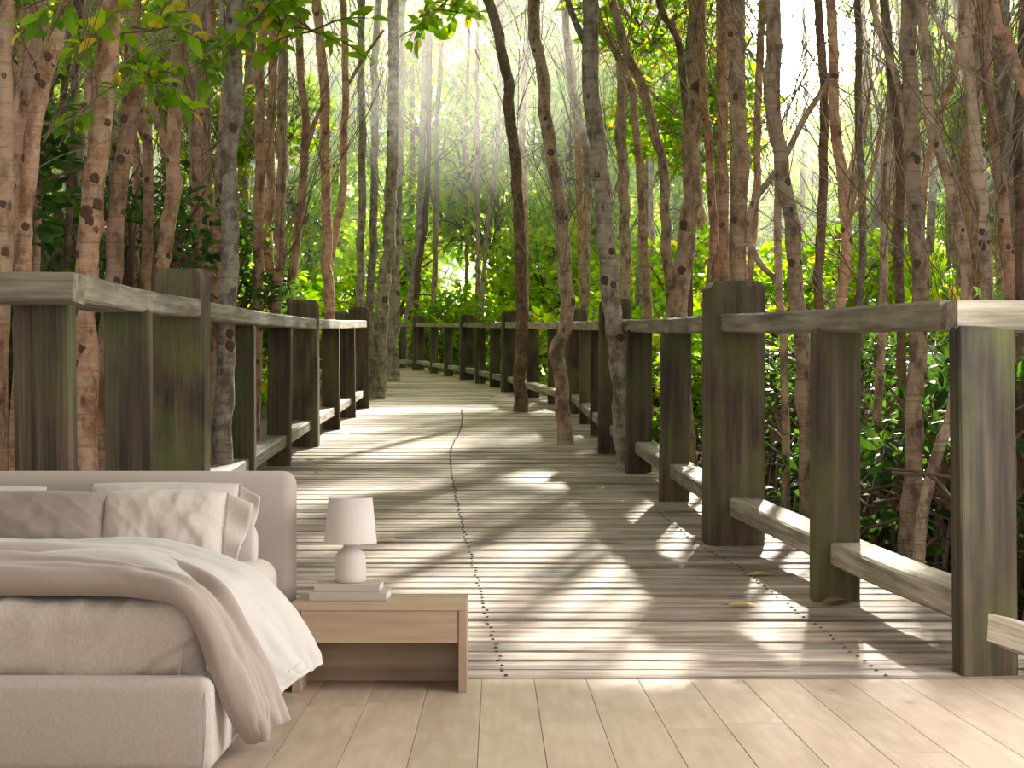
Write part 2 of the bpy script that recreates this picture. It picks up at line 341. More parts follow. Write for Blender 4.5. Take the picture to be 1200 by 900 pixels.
def mat_disp(p, n):
    d = .010 * nz(p.x * 3, p.y * 3, p.z * 3) 
    if n.y < -.2:
        sl = p.x * 9 + (p.z - .45) * -9 + nz(p.x * 2.2, 0, p.z * 3) * 1.4
        d += .055 * max(0, nz(sl * .5, 3.1, p.z * 1.2)) + .010 * nz(p.x * 12, 1, p.z * 6) + .012 * ridge(nz(sl * .9, 8, p.z))
        sc = max(0, 1 - abs(p.z - .57) / .12); d += .010 * sc * nz(p.x * 22, 5, p.z * 4)
    return d
mt = bedpart('mattress', dense_box('mattress', 2 * BX + .97, -.97, 5.045, 6.82, .30, .576, .085, 90, M['linen'], mat_disp))
P = catmull([(-1.045, 5.04, .33), (-1.032, 5.034, .42), (-1.028, 5.036, .49), (-1.045, 5.05, .535), (-1.08, 5.075, .56)], 6)
Vv, Ff = tube(P, [.0035] * len(P), 6); pp = link('seam_piping', mesh('seam_piping', Vv, Ff, M['linen'], True), mt)

# draped cloth bands: lofted between a back edge and a front edge
def band(name, back, front, mat, puff, thick, wr, parent=None, ex=.4, nv=110, nu=44, seed=0, foldf=3.0, folds=0.0):
    B = catmull(back, 12); Fr = catmull(front, 12)
    def rs(A, n):
        d = np.r_[0, np.cumsum(np.linalg.norm(np.diff(A, axis=0), axis=1))]; t = np.linspace(0, d[-1], n)
        return np.stack([np.interp(t, d, A[:, i]) for i in range(3)], 1)
    # same parameter by control point on both edges, so the band's rows stay level
    B = rs(B, nv) if len(back) != len(front) else np.stack([np.interp(np.linspace(0, len(B) - 1, nv), np.arange(len(B)), B[:, i]) for i in range(3)], 1)
    Fr = rs(Fr, nv) if len(back) != len(front) else np.stack([np.interp(np.linspace(0, len(Fr) - 1, nv), np.arange(len(Fr)), Fr[:, i]) for i in range(3)], 1)
    V = []; Fa = []
    for j in range(nv):
        v = j / (nv - 1); b = Vector(B[j]); f = Vector(Fr[j])
        j2 = min(j + 1, nv - 1); j1 = max(j - 1, 0)
        tv = Vector((B[j2] + Fr[j2]) - (B[j1] + Fr[j1])).normalized(); tu = (f - b)
        nrm_ = tv.cross(tu).normalized()
        if nrm_.z < 0 and nrm_.x < 0: nrm_ = -nrm_
        if nrm_.z < -.3: nrm_ = -nrm_
        for i in range(nu):
            u = i / (nu - 1); q = b.lerp(f, u)
            h = puff * (4 * u * (1 - u)) ** ex
            w = wr * (nz(u * foldf + v * 1.2, v * 2.2, seed) + .45 * nz(u * foldf * 2.6 + seed, v * 6.5, 4.2) + .25 * nz(u * 4, v * 26, seed + 9)) * (4 * u * (1 - u)) ** .3
            w += folds * math.sin(u * 2 * PI * 2.3 + 2.5 * nz(v * 2.5, 7, seed)) * (.6 + nz(v * 4, 2, seed)) * (4 * u * (1 - u)) ** .3
            V.append(q + nrm_ * (h + w + .004))
    for j in range(nv - 1):
        for i in range(nu - 1):
            a = j * nu + i; Fa.append((a, a + nu, a + nu + 1, a + 1))
    m = mesh(name, V, Fa, mat, True)
    o = link(name, m, parent)
    so = o.modifiers.new('thickness', 'SOLIDIFY'); so.thickness = thick; so.offset = -1
    return o
XE = -2.75
def seg(pts): return [tuple(at(*p)) for p in pts]
A_back = [(XE, 6.34, .655), (-2.2, 6.34, .66), (-1.75, 6.32, .662)] + seg([(170, 637, 6.25), (232, 650, 6.08), (290, 671, 5.95), (322, 698, 5.9), (348, 730, 5.9), (367, 765, 5.9), (372, 781, 5.88)])
A_front = [(XE, 5.6, .625), (-2.2, 5.6, .63), (-1.75, 5.6, .63)] + seg([(140, 668, 5.52), (196, 682, 5.42), (232, 704, 5.4), (256, 742, 5.45), (278, 780, 5.5), (302, 806, 5.56), (326, 815, 5.6)])
duv = band('duvet', A_back, A_front, M['white_linen'], .022, .02, .026, seed=1.3, foldf=3.6, folds=.006)
tag(duv, 'white cotton duvet lying under the taupe throw and draping over the bed side', 'duvet')
B_back = [(XE, 5.98, .69), (-2.2, 5.97, .692), (-1.75, 5.95, .692)] + seg([(130, 650, 5.8), (190, 656, 5.65), (228, 671, 5.55), (262, 692, 5.45), (290, 738, 5.48), (317, 790, 5.52), (336, 846, 5.5)])
B_front = [(XE, 5.32, .59), (-2.2, 5.32, .60), (-1.75, 5.32, .60)] + seg([(120, 684, 5.25), (172, 697, 5.22), (208, 712, 5.2), (236, 742, 5.2), (258, 784, 5.26), (280, 830, 5.32), (304, 862, 5.32)])
th = band('throw_blanket', B_back, B_front, M['throw'], .010, .010, .008, seed=5.1, foldf=4, folds=.022)
tag(th, 'taupe wool throw folded across the duvet and hanging over the bed side', 'blanket')
C_back = [(XE, 5.42, .675), (-2.2, 5.42, .682), (-1.75, 5.42, .684)] + seg([(124, 667, 5.32), (176, 679, 5.25), (220, 699, 5.18), (252, 734, 5.15), (276, 776, 5.18), (298, 822, 5.2), (296, 862, 5.17)])
C_front = [(XE, 5.09, .60), (-2.2, 5.09, .594), (-1.75, 5.09, .592)] + seg([(112, 699, 5.08), (165, 702, 5.05), (206, 712, 4.99), (228, 740, 4.97), (246, 787, 5.0), (268, 838, 5.06), (290, 868, 5.15)])
qc = band('folded_blanket', C_back, C_front, M['throw'], .055, .014, .024, seed=9.7, foldf=2.0, ex=.28)
tag(qc, 'puffy taupe blanket roll across the bed foot, in front of the flat throw', 'blanket')

def pillow(name, w, h, t, mat, loc, rot, label, group=None, flange=0, seed=0, wrk=.010):
    nu, nv = 64, 44; V = []; Fa = []
    for s in (1, -1):
        for j in range(nv):
            for i in range(nu):
                u = -1 + 2 * i / (nu - 1); v = -1 + 2 * j / (nv - 1)
                pin = 1 - .07 * (v * v) * (1 - u * u * .6) ; pin2 = 1 - .09 * (u * u) * (1 - v * v)
                x = u * w / 2 * (1 - .05 * (1 - abs(v)) * abs(u) ** 4); y = v * h / 2 * (1 - .07 * (1 - abs(u) ** 2) * 0 - .06 * (abs(v) ** 3) * (1 - u * u) * -.5)
                e = max(0, (1 - u ** 4)) ** .55 * max(0, (1 - v ** 4)) ** .55
                e0 = e
                ww = wrk * (nz(u * 3 + seed, v * 2.5, s) + .28 * nz(u * 9, v * 4 + seed, s * 2) + ridge(nz(u * 2.2 + v * 1.5, seed, 2)) * .3 + .8 * nz(u * 7, v * 1.2 + seed, 6) * max(0, -v)) * min(1, e * 1.5)
                z = s * (t / 2 * e0) + ww * s
                V.append((x, z * -1, y))
    n = nu * nv
    for s in (0, 1):
        for j in range(nv - 1):
            for i in range(nu - 1):
                a = s * n + j * nu + i
                Fa.append((a, a + 1, a + nu + 1, a + nu) if s == 0 else (a, a + nu, a + nu + 1, a + 1))
    bm = bmesh.new(); m0 = mesh(name, V, Fa); bm.from_mesh(m0); bmesh.ops.remove_doubles(bm, verts=bm.verts, dist=1e-4); bm.to_mesh(m0); bm.free()
    m0.materials.append(mat); m0.shade_smooth()
    o = link(name, m0, None, loc, rot)
    tag(o, label, 'pillow', group)
    # seam along the right side, and a soft flange hanging past it
    if flange:
        Vs = []; Fs = []; nn = 26; mm = 10
        for j in range(nn):
            v = -1 + 2 * j / (nn - 1)
            for i in range(mm):
                u = i / (mm - 1)
                Vs.append((w / 2 * .985 - .02 * (1 - v * v) * 0 + u * flange * (1 + .35 * v), -.012 * math.sin(v * 5 + seed) * u * 2.2 - .006, v * h / 2 * .97 - .03 * u * (1 + v)))
        for j in range(nn - 1):
            for i in range(mm - 1):
                a = j * mm + i; Fs.append((a, a + 1, a + mm + 1, a + mm))
        fo = link('flange', mesh('flange', Vs, Fs, mat, True), o); so = fo.modifiers.new('thickness', 'SOLIDIFY'); so.thickness = .008
    Pp = catmull([(w / 2 * .99, 0, -h / 2 * .95), (w / 2 * .955, -.006, -h / 6), (w / 2 * .955, -.006, h / 6), (w / 2 * .99, 0, h / 2 * .95)], 8)
    Vs, Fs = tube(Pp, [.003] * len(Pp), 5); link('seam', mesh('seam', Vs, Fs, mat, True), o)
    return o
def pil(px0, px1, py0, py1, Y, t, tilt, mat, label, **k):
    a = at(px0, py1, Y); b = at(px1, py0, Y)
    return pillow('pillow', b.x - a.x, (b.z - a.z) / math.cos(tilt), t, M[mat], ((a.x + b.x) / 2, Y, (a.z + b.z) / 2), (-tilt, k.pop('ry', 0), k.pop('rz', 0)), label, **k)
pil(104, 280, 567, 664, 6.70, .15, .22, 'pillow', 'linen pillow leaning on the headboard behind the front linen pillow, right side', flange=.07, seed=2)
pil(-95, 52, 571, 664, 6.70, .14, .22, 'white_linen', 'pale pillow against the headboard at the left edge, behind the taupe pillow', seed=3)
pil(116, 264, 577, 664, 6.50, .19, .42, 'pillow', 'linen pillow with side flange in front, right of the taupe pillow', flange=.09, seed=4, wrk=.014)
pil(-70, 126, 579, 650, 6.47, .19, .50, 'pillow_dark', 'darker taupe pillow leaning in front at the left of the bed', seed=6, wrk=.012)
# small round bolster
bp = at(294, 639, 6.66)
bol = tag(empty('bolster', (bp.x, 6.62, bp.z)), 'small round white bolster end beside the linen pillows at the right bed side', 'bolster')
prof = [(-.22, .0), (-.22, .07), (-.2, .088), (-.1, .092), (0.0, .092), (.012, .088)]
Vv = []; Ff = []; ns = 28
for x, r in prof:
    for k in range(ns): Vv.append((x, r * .55 * math.cos(2 * PI * k / ns), r * .95 * math.sin(2 * PI * k / ns)))
for i in range(len(prof) - 1):
    for k in range(ns): Ff.append((i * ns + k, i * ns + (k + 1) % ns, (i + 1) * ns + (k + 1) % ns, (i + 1) * ns + k))
link('tube_cover', mesh('tube_cover', Vv, Ff, M['pillow'], True), bol)
Vv = []; Ff = []; pr = [(.012, .088), (.024, .086), (.034, .06), (.037, .0)]
for x, r in pr:
    for k in range(ns): Vv.append((x, r * .55 * math.cos(2 * PI * k / ns), r * .95 * math.sin(2 * PI * k / ns)))
for i in range(len(pr) - 1):
    for k in range(ns): Ff.append((i * ns + k, i * ns + (k + 1) % ns, (i + 1) * ns + (k + 1) % ns, (i + 1) * ns + k))
link('end_cap', mesh('end_cap', Vv, Ff, M['white_linen'], True), bol)

# ------------------------------------------------------------------ nightstand, lamp, books
nx0, nx1, ny0, ny1, nh, th_ = -.8865, -.126, 6.64, 6.97, .393, .036
ns_ = tag(empty('nightstand', ((nx0 + nx1) / 2, (ny0 + ny1) / 2, 0)), 'low pale oak nightstand with one drawer over an open shelf, right of the bed', 'nightstand')
cx_ = (nx0 + nx1) / 2; w_ = nx1 - nx0; d_ = ny1 - ny0
def npart(name, sx, sy, sz, x, y, z, mat='oak_x', bev=.0015, parent=None):
    return link(name, boxm(name, sx, sy, sz, bev, M[mat]), parent or ns_, (x, y, z))
npart('top', w_, d_, th_, 0, 0, nh - th_ / 2)
for s in (-1, 1): npart('side_panel', th_, d_, nh - th_ - .001, s * (w_ / 2 - th_ / 2), 0, (nh - th_) / 2, 'oak_z')
dr = npart('drawer', w_ - 2 * th_ - .006, .30, .139, 0, -.012 , .2865)
npart('back_panel', w_ - 2 * th_, .015, .355, 0, d_ / 2 - .012, .1785)
def book(px0, px1, z0, z1, Yf, dep, rz, label):
    a = (px0 - VX) * Yf / F; b = (px1 - VX) * Yf / F; w = (b - a) / math.cos(rz)
    o = tag(empty('book', ((a + b) / 2, Yf + dep / 2, z0), rz), label, 'book', 'books under the lamp'); h = z1 - z0; c = .004
    link('cover', boxm('cover', w, dep, c, .001, M['cover'], (0, 0, c / 2)), o)
    link('cover', boxm('cover', w, dep, c, .001, M['cover'], (0, 0, h - c / 2)), o)
    link('spine', boxm('spine', w, c, h - 2 * c, .001, M['cover'], (0, -dep / 2 + c / 2, h / 2)), o)
    link('page_block', boxm('page_block', w - .008, dep - .008, h - 2 * c, .001, M['paper'], (0, .001, h / 2)), o)
    return o
book(363, 454, .3935, .4295, 6.69, .22, -.04, 'larger grey beige book lying at the bottom of the two under the lamp')
book(369, 446, .430, .4645, 6.72, .19, -.04, 'smaller grey beige book on top, directly under the lamp base')
lx = (410.5 - VX) * 6.80 / F
lamp = tag(empty('table_lamp', (lx, 6.81, .4648)), 'small table lamp with beige ceramic bottle base and tapered linen shade', 'lamp')
def lathe(name, prof, mat, ns=48, cap=True):
    V = []; Fa = []
    for r, z in prof:
        for k in range(ns): V.append((r * math.cos(2 * PI * k / ns), r * math.sin(2 * PI * k / ns), z))
    for i in range(len(prof) - 1):
        for k in range(ns): Fa.append((i * ns + k, i * ns + (k + 1) % ns, (i + 1) * ns + (k + 1) % ns, (i + 1) * ns + k))
    return mesh(name, V, Fa, mat, True)
u = 6.81 / F
link('base', lathe('base', [(0, 0), (16.5 * u, 0), (18 * u, 2 * u), (18.2 * u, 8 * u), (18 * u, 27 * u), (17 * u, 32 * u), (13.5 * u, 37 * u), (9.5 * u, 39.5 * u), (8.3 * u, 42 * u), (8.2 * u, 48 * u), (0, 48 * u)], M['ceramic']), lamp)
link('shade', lathe('shade', [(31 * u, 46 * u), (25.5 * u, 99 * u), (25 * u, 99 * u), (30.4 * u, 46 * u), (31 * u, 46 * u)], M['shade']), lamp)
link('bulb_holder', lathe('bulb_holder', [(0, 48 * u), (3 * u, 48 * u), (3 * u, 60 * u), (7 * u, 70 * u), (5 * u, 80 * u), (0, 83 * u)], M['ceramic'], 16), lamp)

# ------------------------------------------------------------------ ground and boardwalk
V = []; Fa = []
gx = np.linspace(-45, 45, 60); gy = np.linspace(7.15, 110, 60)
for y in gy:
    for x in gx: V.append((x, y, gnd_z(min(y, 110)) + .25 * nz(x * .3, y * .3, 0)))
for j in range(59):
    for i in range(59): a = j * 60 + i; Fa.append((a, a + 1, a + 61, a + 60))
tag(link('ground', mesh('ground', V, Fa, M['mud'], True)), kind='structure')
RP = [(2.5, 5.2), (2.285, 7.12), (2.0, 9.02), (1.78, 11.34), (1.64, 14.07), (1.555, 16.65), (1.52, 19.4), (1.51, 22.2), (1.50, 24.9), (1.46, 27.75), (1.19, 31), (.82, 33.8), (.36, 36.9), (-.02, 39.4), (-.42, 41.8), (-.83, 44.8), (-1.47, 47.6), (-2.05, 50.6), (-2.72, 54), (-3.5, 56.8), (-4.9, 58.8), (-7.2, 60.2), (-10, 61)]
LP = [(-2.05, 5.2), (-2.15, 7.35), (-2.22, 9.3), (-2.40, 11.75), (-2.43, 14.6), (-2.50, 17.6), (-2.54, 20.4), (-2.54, 23.6), (-2.57, 26.6), (-2.64, 29.7), (-3.0, 32.6), (-3.4, 35.5), (-3.9, 38.5), (-4.5, 41.5), (-5.2, 44.5), (-6.2, 47.5), (-7.6, 49.5), (-10, 51)]
def ipx(P, Y): return float(np.interp(Y, [p[1] for p in P], [p[0] for p in P]))
walk = tag(empty('boardwalk', (0, YW, 0)), 'long weathered plank boardwalk running from the room floor into the forest', 'boardwalk')
pm = boxm('plank', 1, .170, .06, .006, M['plank'], (0, 0, -.03))
y = YW + .105; n = 0; jit = random.Random(3)
while y < 61.2:
    xl = ipx(LP, y) - .45 if y < 47 else -9.5; xr = ipx(RP, y) + .5
    jw = jit.uniform(.93, 1.02)
    o = link('plank', pm, walk, ((xl + xr) / 2, y - YW, deck_z(y) + jit.uniform(-.005, .006)), (SLOPE, jit.uniform(-.0015, .0015), jit.uniform(-.0022, .0022)), (xr - xl, jw, 1))
    y += .2; n += 1
for P_, off in ((RP, -.35), (LP, .35), (None, 0)):   # joists
    if P_: Q = [(x + off, yy, deck_z(yy) - .16) for x, yy in P_ if yy > 6.9]
    else: Q = [((ipx(RP, yy) + ipx(LP, yy)) / 2, yy, deck_z(yy) - .16) for yy in range(7, 46, 4)]
    Q[0] = (Q[0][0], 7.15, deck_z(7.15) - .16)
    Vv, Ff = tube(np.array(Q, float), [.1] * len(Q), 4); o = link('joist', mesh('joist', Vv, Ff, M['post'])); o.parent = walk; o.matrix_parent_inverse = Matrix.Translation((0, -YW, 0))
# screw lines
def screws(pts, n):
    Q = catmull([(p[0], p[1], 0) for p in pts], 40); V = []; Fa = []
    ys = np.arange(YW + .06, pts[-1][1], .1)
    xs = np.interp(ys, Q[:, 1], Q[:, 0])
    for i, (x, yy) in enumerate(zip(xs, ys)):
        x += jit.uniform(-.012, .012); r = .011; b = len(V)
        for k in range(6): V.append((x + r * math.cos(k * PI / 3), yy + r * .8 * math.sin(k * PI / 3), deck_z(yy) + .004))
        for k in range(6): V.append((x + r * .5 * math.cos(k * PI / 3), yy + r * .4 * math.sin(k * PI / 3), deck_z(yy) + .011))
        for k in range(6): Fa.append((b + k, b + (k + 1) % 6, b + 6 + (k + 1) % 6, b + 6 + k))
        Fa.append(tuple(b + 6 + k for k in range(6)))
    o = link('screw_row', mesh('screw_row', V, Fa, M['screw'])); o.parent = walk; o.matrix_parent_inverse = Matrix.Translation((0, -YW, 0)); o['kind'] = 'stuff'
def dk(px, py): Y = 1.63 * F / (py - 380); return ((px - VX) * Y / F, Y)
screws([dk(591, 796), dk(570, 720), dk(556, 668), dk(543, 620), dk(533, 575), dk(528, 530), dk(541, 500), dk(541, 480)], 200)
screws([dk(1040, 796), dk(925, 712), dk(860, 662), dk(820, 640), dk(770, 600)], 80)

# railings
def railing(P, side, z_top, label, group=None, big=0, start=0):
    root = tag(empty('railing', (P[1][0], P[1][1], deck_z(P[1][1]))), label, 'railing', group)
    inv = Matrix.Translation(root.location).inverted()
    def add(name, m, loc, rot=(0, 0, 0), scale=(1, 1, 1)):
        o = link(name, m, root, Vector(loc) - root.location, rot, scale); return o
    def cap(bm):
        top = [v for v in bm.verts if v.co.z > 0]
        pass
    ph = 2.0
    def postmesh():
        bm = bmesh.new(); w, d = .40, .36; ch = .03
        ring = lambda s, z: [bm.verts.new((x * s, yy * s, z)) for x, yy in ((-w / 2, -d / 2 + ch), (-w / 2 + ch, -d / 2), (w / 2 - ch, -d / 2), (w / 2, -d / 2 + ch), (w / 2, d / 2 - ch), (w / 2 - ch, d / 2), (-w / 2 + ch, d / 2), (-w / 2, d / 2 - ch))]
        R = [ring(1, -.55), ring(1, ph * .5), ring(1, ph - .05), ring(.86, ph)]
        for a, b in zip(R, R[1:]):
            for k in range(8): bm.faces.new((a[k], a[(k + 1) % 8], b[(k + 1) % 8], b[k]))
        bm.faces.new(R[-1])
        m = bpy.data.meshes.new('post'); bm.to_mesh(m); bm.free(); m.materials.append(M['post']); return m
    pmesh = postmesh()
    bh = 1.0
    bmesh_ = boxm('baluster', .27, .13, 1, .010, M['post'], (0, 0, .5))
    idx_post = [i for i in range(len(P)) if (i - big) % 3 == 0]
    def head(i):
        a = P[max(i - 1, 0)]; b = P[min(i + 1, len(P) - 1)]
        return math.atan2(b[0] - a[0], b[1] - a[1])
    zt = lambda Y: float(np.interp(Y, [q[0] for q in z_top], [q[1] for q in z_top]))      # handrail top above the deck
    for i, (x, yy) in enumerate(P):
        if yy < 7.02 or i < start: continue
        rz = -head(i) * .9 + rnd.uniform(-.03, .03); dz = deck_z(yy)
        if i in idx_post:
            hh = zt(yy) + .24 + rnd.uniform(-.02, .03)
            add('post', pmesh, (x - .02, yy, dz), (rnd.uniform(-.006, .006), rnd.uniform(-.008, .008), rz), (1, 1, hh / ph))
        else:
            sc_ = zt(yy) - .13 + .35
            add('baluster', bmesh_, (x, yy, dz - .35), (rnd.uniform(-.006, .006), rnd.uniform(-.012, .012), rz), (1, 1, sc_))
    # rails, post to post
    def beam(name, q0, q1, w, h, mid=None):
        q0 = Vector(q0); q1 = Vector(q1); L = (q1 - q0).length; nn = 5
        bm = bmesh.new(); rings = []
        rr = random.Random(int(L * 1e5))
        ch = .014
        for k in range(nn + 1):
            x = L * k / nn; dy = rr.uniform(-.006, .006); dz_ = (math.sin(PI * k / nn) * -.012) + rr.uniform(-.004, .004)
            rings.append([bm.verts.new((x, a + dy, b + dz_)) for a, b in ((-w / 2 + ch, -h), (w / 2 - ch, -h), (w / 2, -h + ch), (w / 2, -ch), (w / 2 - ch, 0), (-w / 2 + ch, 0), (-w / 2, -ch), (-w / 2, -h + ch))])
        for a, b in zip(rings, rings[1:]):
            for k in range(8): bm.faces.new((a[k], b[k], b[(k + 1) % 8], a[(k + 1) % 8]))
        bm.faces.new(list(reversed(rings[0]))); bm.faces.new(rings[-1]); bmesh.ops.recalc_face_normals(bm, faces=bm.faces[:])
        m = bpy.data.meshes.new(name); bm.to_mesh(m); bm.free(); m.materials.append(M['rail'])
        o = add(name, m, q0); d = (q1 - q0).normalized(); o.rotation_euler = d.to_track_quat('X', 'Z').to_euler()
    ip = [i for i in idx_post]
    for a, b in zip(ip, ip[1:]):
        if P[b][1] < 7.1: continue
        x0, y0 = P[a]; x1, y1 = P[b]
        f = .13 / max(.1, math.hypot(x1 - x0, y1 - y0))
        q0 = (x0 + (x1 - x0) * f, y0 + (y1 - y0) * f); q1 = (x1 - (x1 - x0) * f, y1 - (y1 - y0) * f)
        if y0 < 7.05:
            g = (7.26 - y0) / (y1 - y0); q0 = (x0 + (x1 - x0) * g, 7.26)
        xo = -side * .0
        beam('handrail', (q0[0] + xo, q0[1], deck_z(q0[1]) + zt(q0[1])), (q1[0] + xo, q1[1], deck_z(q1[1]) + zt(q1[1])), .31, .135)
        beam('lower_rail', (q0[0] + side * .02, q0[1], deck_z(q0[1]) + .36), (q1[0] + side * .02, q1[1], deck_z(q1[1]) + .36), .24, .135)
    xs_, ys_ = (2.30, 7.16) if side > 0 else (-2.12, 7.16)
    xe_ = 3.2 * side
    beam('handrail', (xs_ - .165 * side, ys_ + .005, zt(ys_)), (xe_, ys_ + .005, zt(ys_) + .012), .22, .135)
    beam('lower_rail', (xs_ - .06 * side, ys_ - .01, .325), (xe_, ys_ - .01, .02 if side > 0 else .3), .2, .15)
    return root
railing(RP, 1, [(6, 1.76), (8, 1.735), (11.3, 1.70), (20, 1.68), (60, 1.67)], 'mossy timber railing along the right side of the boardwalk, curving left far off', big=0)
railing(LP, -1, [(6, 1.90), (7.4, 1.87), (11.75, 1.82), (12.2, 1.76), (20.4, 1.70), (30, 1.70), (60, 1.68)], 'mossy timber railing on the left side of the boardwalk behind the headboard', big=0)

# ------------------------------------------------------------------ foliage pieces (shared meshes)
def leaf_geo(V, Fa, p, d, n, L, w):
    """one folded, pointed-oval leaf of 6 corners"""
    s = d.cross(n).normalized(); up = s.cross(d).normalized(); b = len(V); f = .18 * w
    V += [p, p + d * L * .38 + s * w * .5 + up * f, p + d * L * .38 - s * w * .5 + up * f, p + d * L * .75 + s * w * .36 + up * f * .6, p + d * L * .75 - s * w * .36 + up * f * .6, p + d * L - up * f]
    Fa += [(b, b + 1, b + 2), (b + 2, b + 1, b + 3, b + 4), (b + 4, b + 3, b + 5)]
def cloud(name, mat, n, rx, ry, rz, L, seed, twigs=14, shell=.5, clump=6):
    r = random.Random(seed); V = []; Fa = []
    for c in range(n // clump):
        d = Vector((r.gauss(0, 1), r.gauss(0, 1), r.gauss(0, 1))).normalized(); q = d * (shell + (1 - shell) * r.random()) ** .8
        q = Vector((q.x * rx, q.y * ry, q.z * rz)) * (1 + .3 * mn.noise(d * 1.7 + Vector((seed, 0, 0))))
        ax = (d + Vector((r.gauss(0, .6), r.gauss(0, .6), r.gauss(0, .5)))).normalized()
        for k in range(clump):
            dd = (ax * .5 + Vector((r.gauss(0, 1), r.gauss(0, 1), r.gauss(0, .6)))).normalized()
            nn = Vector((r.gauss(0, .7), r.gauss(0, .7), 1)).normalized(); l = L * r.uniform(.7, 1.25)
            leaf_geo(V, Fa, q + dd * L * .25, dd, nn, l, l * .46)
    m = mesh(name, V, Fa, mat)
    if twigs:
        V2 = []; F2 = []
        for i in range(twigs):
            d = Vector((r.gauss(0, 1), r.gauss(0, 1), r.gauss(0.2, .8))).normalized(); e = Vector((d.x * rx, d.y * ry, d.z * rz)); m_ = e * .5 + Vector((r.uniform(-.2, .2) * rx, 0, r.uniform(-.2, .1) * rz))
            tube(catmull([(0, 0, -rz * .7), tuple(m_), tuple(e)], 3), np.linspace(.035, .01, 7) * rx / 1.4, 4, V=V2, Fa=F2)
        V3 = list(V) + V2; F3 = list(Fa) + [tuple(i + len(V) for i in f) for f in F2]
        m = mesh(name, V3, F3, mat); m.materials.append(M['twig'])
        mi = np.zeros(len(F3), dtype=np.int32); mi[len(Fa):] = 1; m.polygons.foreach_set('material_index', mi)
    return m
CL = {
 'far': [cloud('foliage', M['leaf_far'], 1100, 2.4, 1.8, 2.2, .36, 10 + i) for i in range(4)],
 'mid': [cloud('foliage', M['leaf'], 1300, 1.5, 1.3, 1.3, .24, 20 + i) for i in range(4)],
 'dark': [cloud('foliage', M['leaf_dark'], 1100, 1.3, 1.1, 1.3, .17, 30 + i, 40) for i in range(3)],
 'near': [cloud('foliage', M['leaf'], 1000, 1.2, 1.1, .8, .17, 40 + i) for i in range(3)],
}
CL['sun_blocker'] = [cloud('foliage', M['leaf'], 2600, 1.5, 1.3, .8, .2, 50 + i, shell=.1) for i in range(2)]  # dense leaf masses added above the view to block the sun
def sprig_mesh(mat, n, L, seed, R=.45):
    r = random.Random(seed); V = []; Fa = []; V2 = []; F2 = []
    for t in range(max(3, n // 9)):
        d = Vector((r.gauss(0, 1), r.gauss(0, .7), r.gauss(-.05, .6))).normalized(); e = d * R * r.uniform(.6, 1.1)
        P = catmull([(0, 0, .05), tuple(e * .55 + Vector((0, 0, .06))), tuple(e)], 4); tube(P, np.linspace(.008, .004, len(P)), 4, V=V2, Fa=F2)
        for k in range(9):
            q = Vector(P[min(len(P) - 1, 2 + k * 7 // 9)]); dd = (d * .7 + Vector((r.gauss(0, .8), r.gauss(0, .8), r.gauss(-.1, .5)))).normalized()
            leaf_geo(V, Fa, q, dd, Vector((r.gauss(0, .5), r.gauss(-.4, .5), 1)).normalized(), L * r.uniform(.75, 1.2), L * .45)
    m = mesh('leafy_sprig', V + V2, Fa + [tuple(i + len(V) for i in f) for f in F2], mat); m.materials.append(M['twig'])
    mi = np.zeros(len(m.polygons), dtype=np.int32); mi[len(Fa):] = 1; m.polygons.foreach_set('material_index', mi); return m
SPR = [sprig_mesh(M['leaf'], 50, .17, 60 + i) for i in range(4)]
def twig_mesh(seed, n=4, L=1.6):
    r = random.Random(seed); V = []; Fa = []
    for i in range(n):
        a = r.uniform(0, 2 * PI); d = Vector((math.cos(a), math.sin(a) * .7, r.uniform(.4, 1.6))).normalized()
        z0 = r.uniform(-.5, .5)
        p = [Vector((0, 0, z0)), Vector((0, 0, z0)) + d * L * .35 + Vector((0, 0, r.uniform(-.1, .15))), Vector((0, 0, z0)) + d * L * .7 + Vector((r.uniform(-.1, .1), 0, .15)), Vector((0, 0, z0)) + d * L + Vector((r.uniform(-.2, .2), 0, .4))]
        R0 = r.uniform(.005, .009); P = catmull([tuple(q) for q in p], 4); tube(P, np.linspace(R0, .004, len(P)), 5, V=V, Fa=Fa)
        for k in range(3):
            q = Vector(P[r.randint(3, 9)]); d2 = (d + Vector((r.gauss(0, .5), r.gauss(0, .5), r.uniform(0, .7)))).normalized()
            P2 = catmull([tuple(q), tuple(q + d2 * L * .25), tuple(q + d2 * L * .5 + Vector((0, 0, .12)))], 3); tube(P2, np.linspace(R0 * .55, .003, len(P2)), 4, V=V, Fa=Fa)
    return mesh('branch', V, Fa, M['twig_grey'] if seed % 2 else M['twig'], True)
TW = [twig_mesh(80 + i) for i in range(6)]
def knot_mesh(seed):
    r = random.Random(seed); V = []; Fa = []; ns = 12
    pr = [(1.05, -.1), (.85, .3), (.6, .42), (.35, .30), (.2, .2), (0.01, .16)]
    for q, z in pr:
        for k in range(ns): f = 1 + r.uniform(-.22, .22); V.append((q * f * math.cos(2 * PI * k / ns), -z, q * 1.3 * f * math.sin(2 * PI * k / ns)))
    for i in range(len(pr) - 1):
        for k in range(ns): Fa.append((i * ns + k, i * ns + (k + 1) % ns, (i + 1) * ns + (k + 1) % ns, (i + 1) * ns + k))
    return mesh('knot', V, Fa, M['knot'], True)
KN = [knot_mesh(i) for i in range(4)]

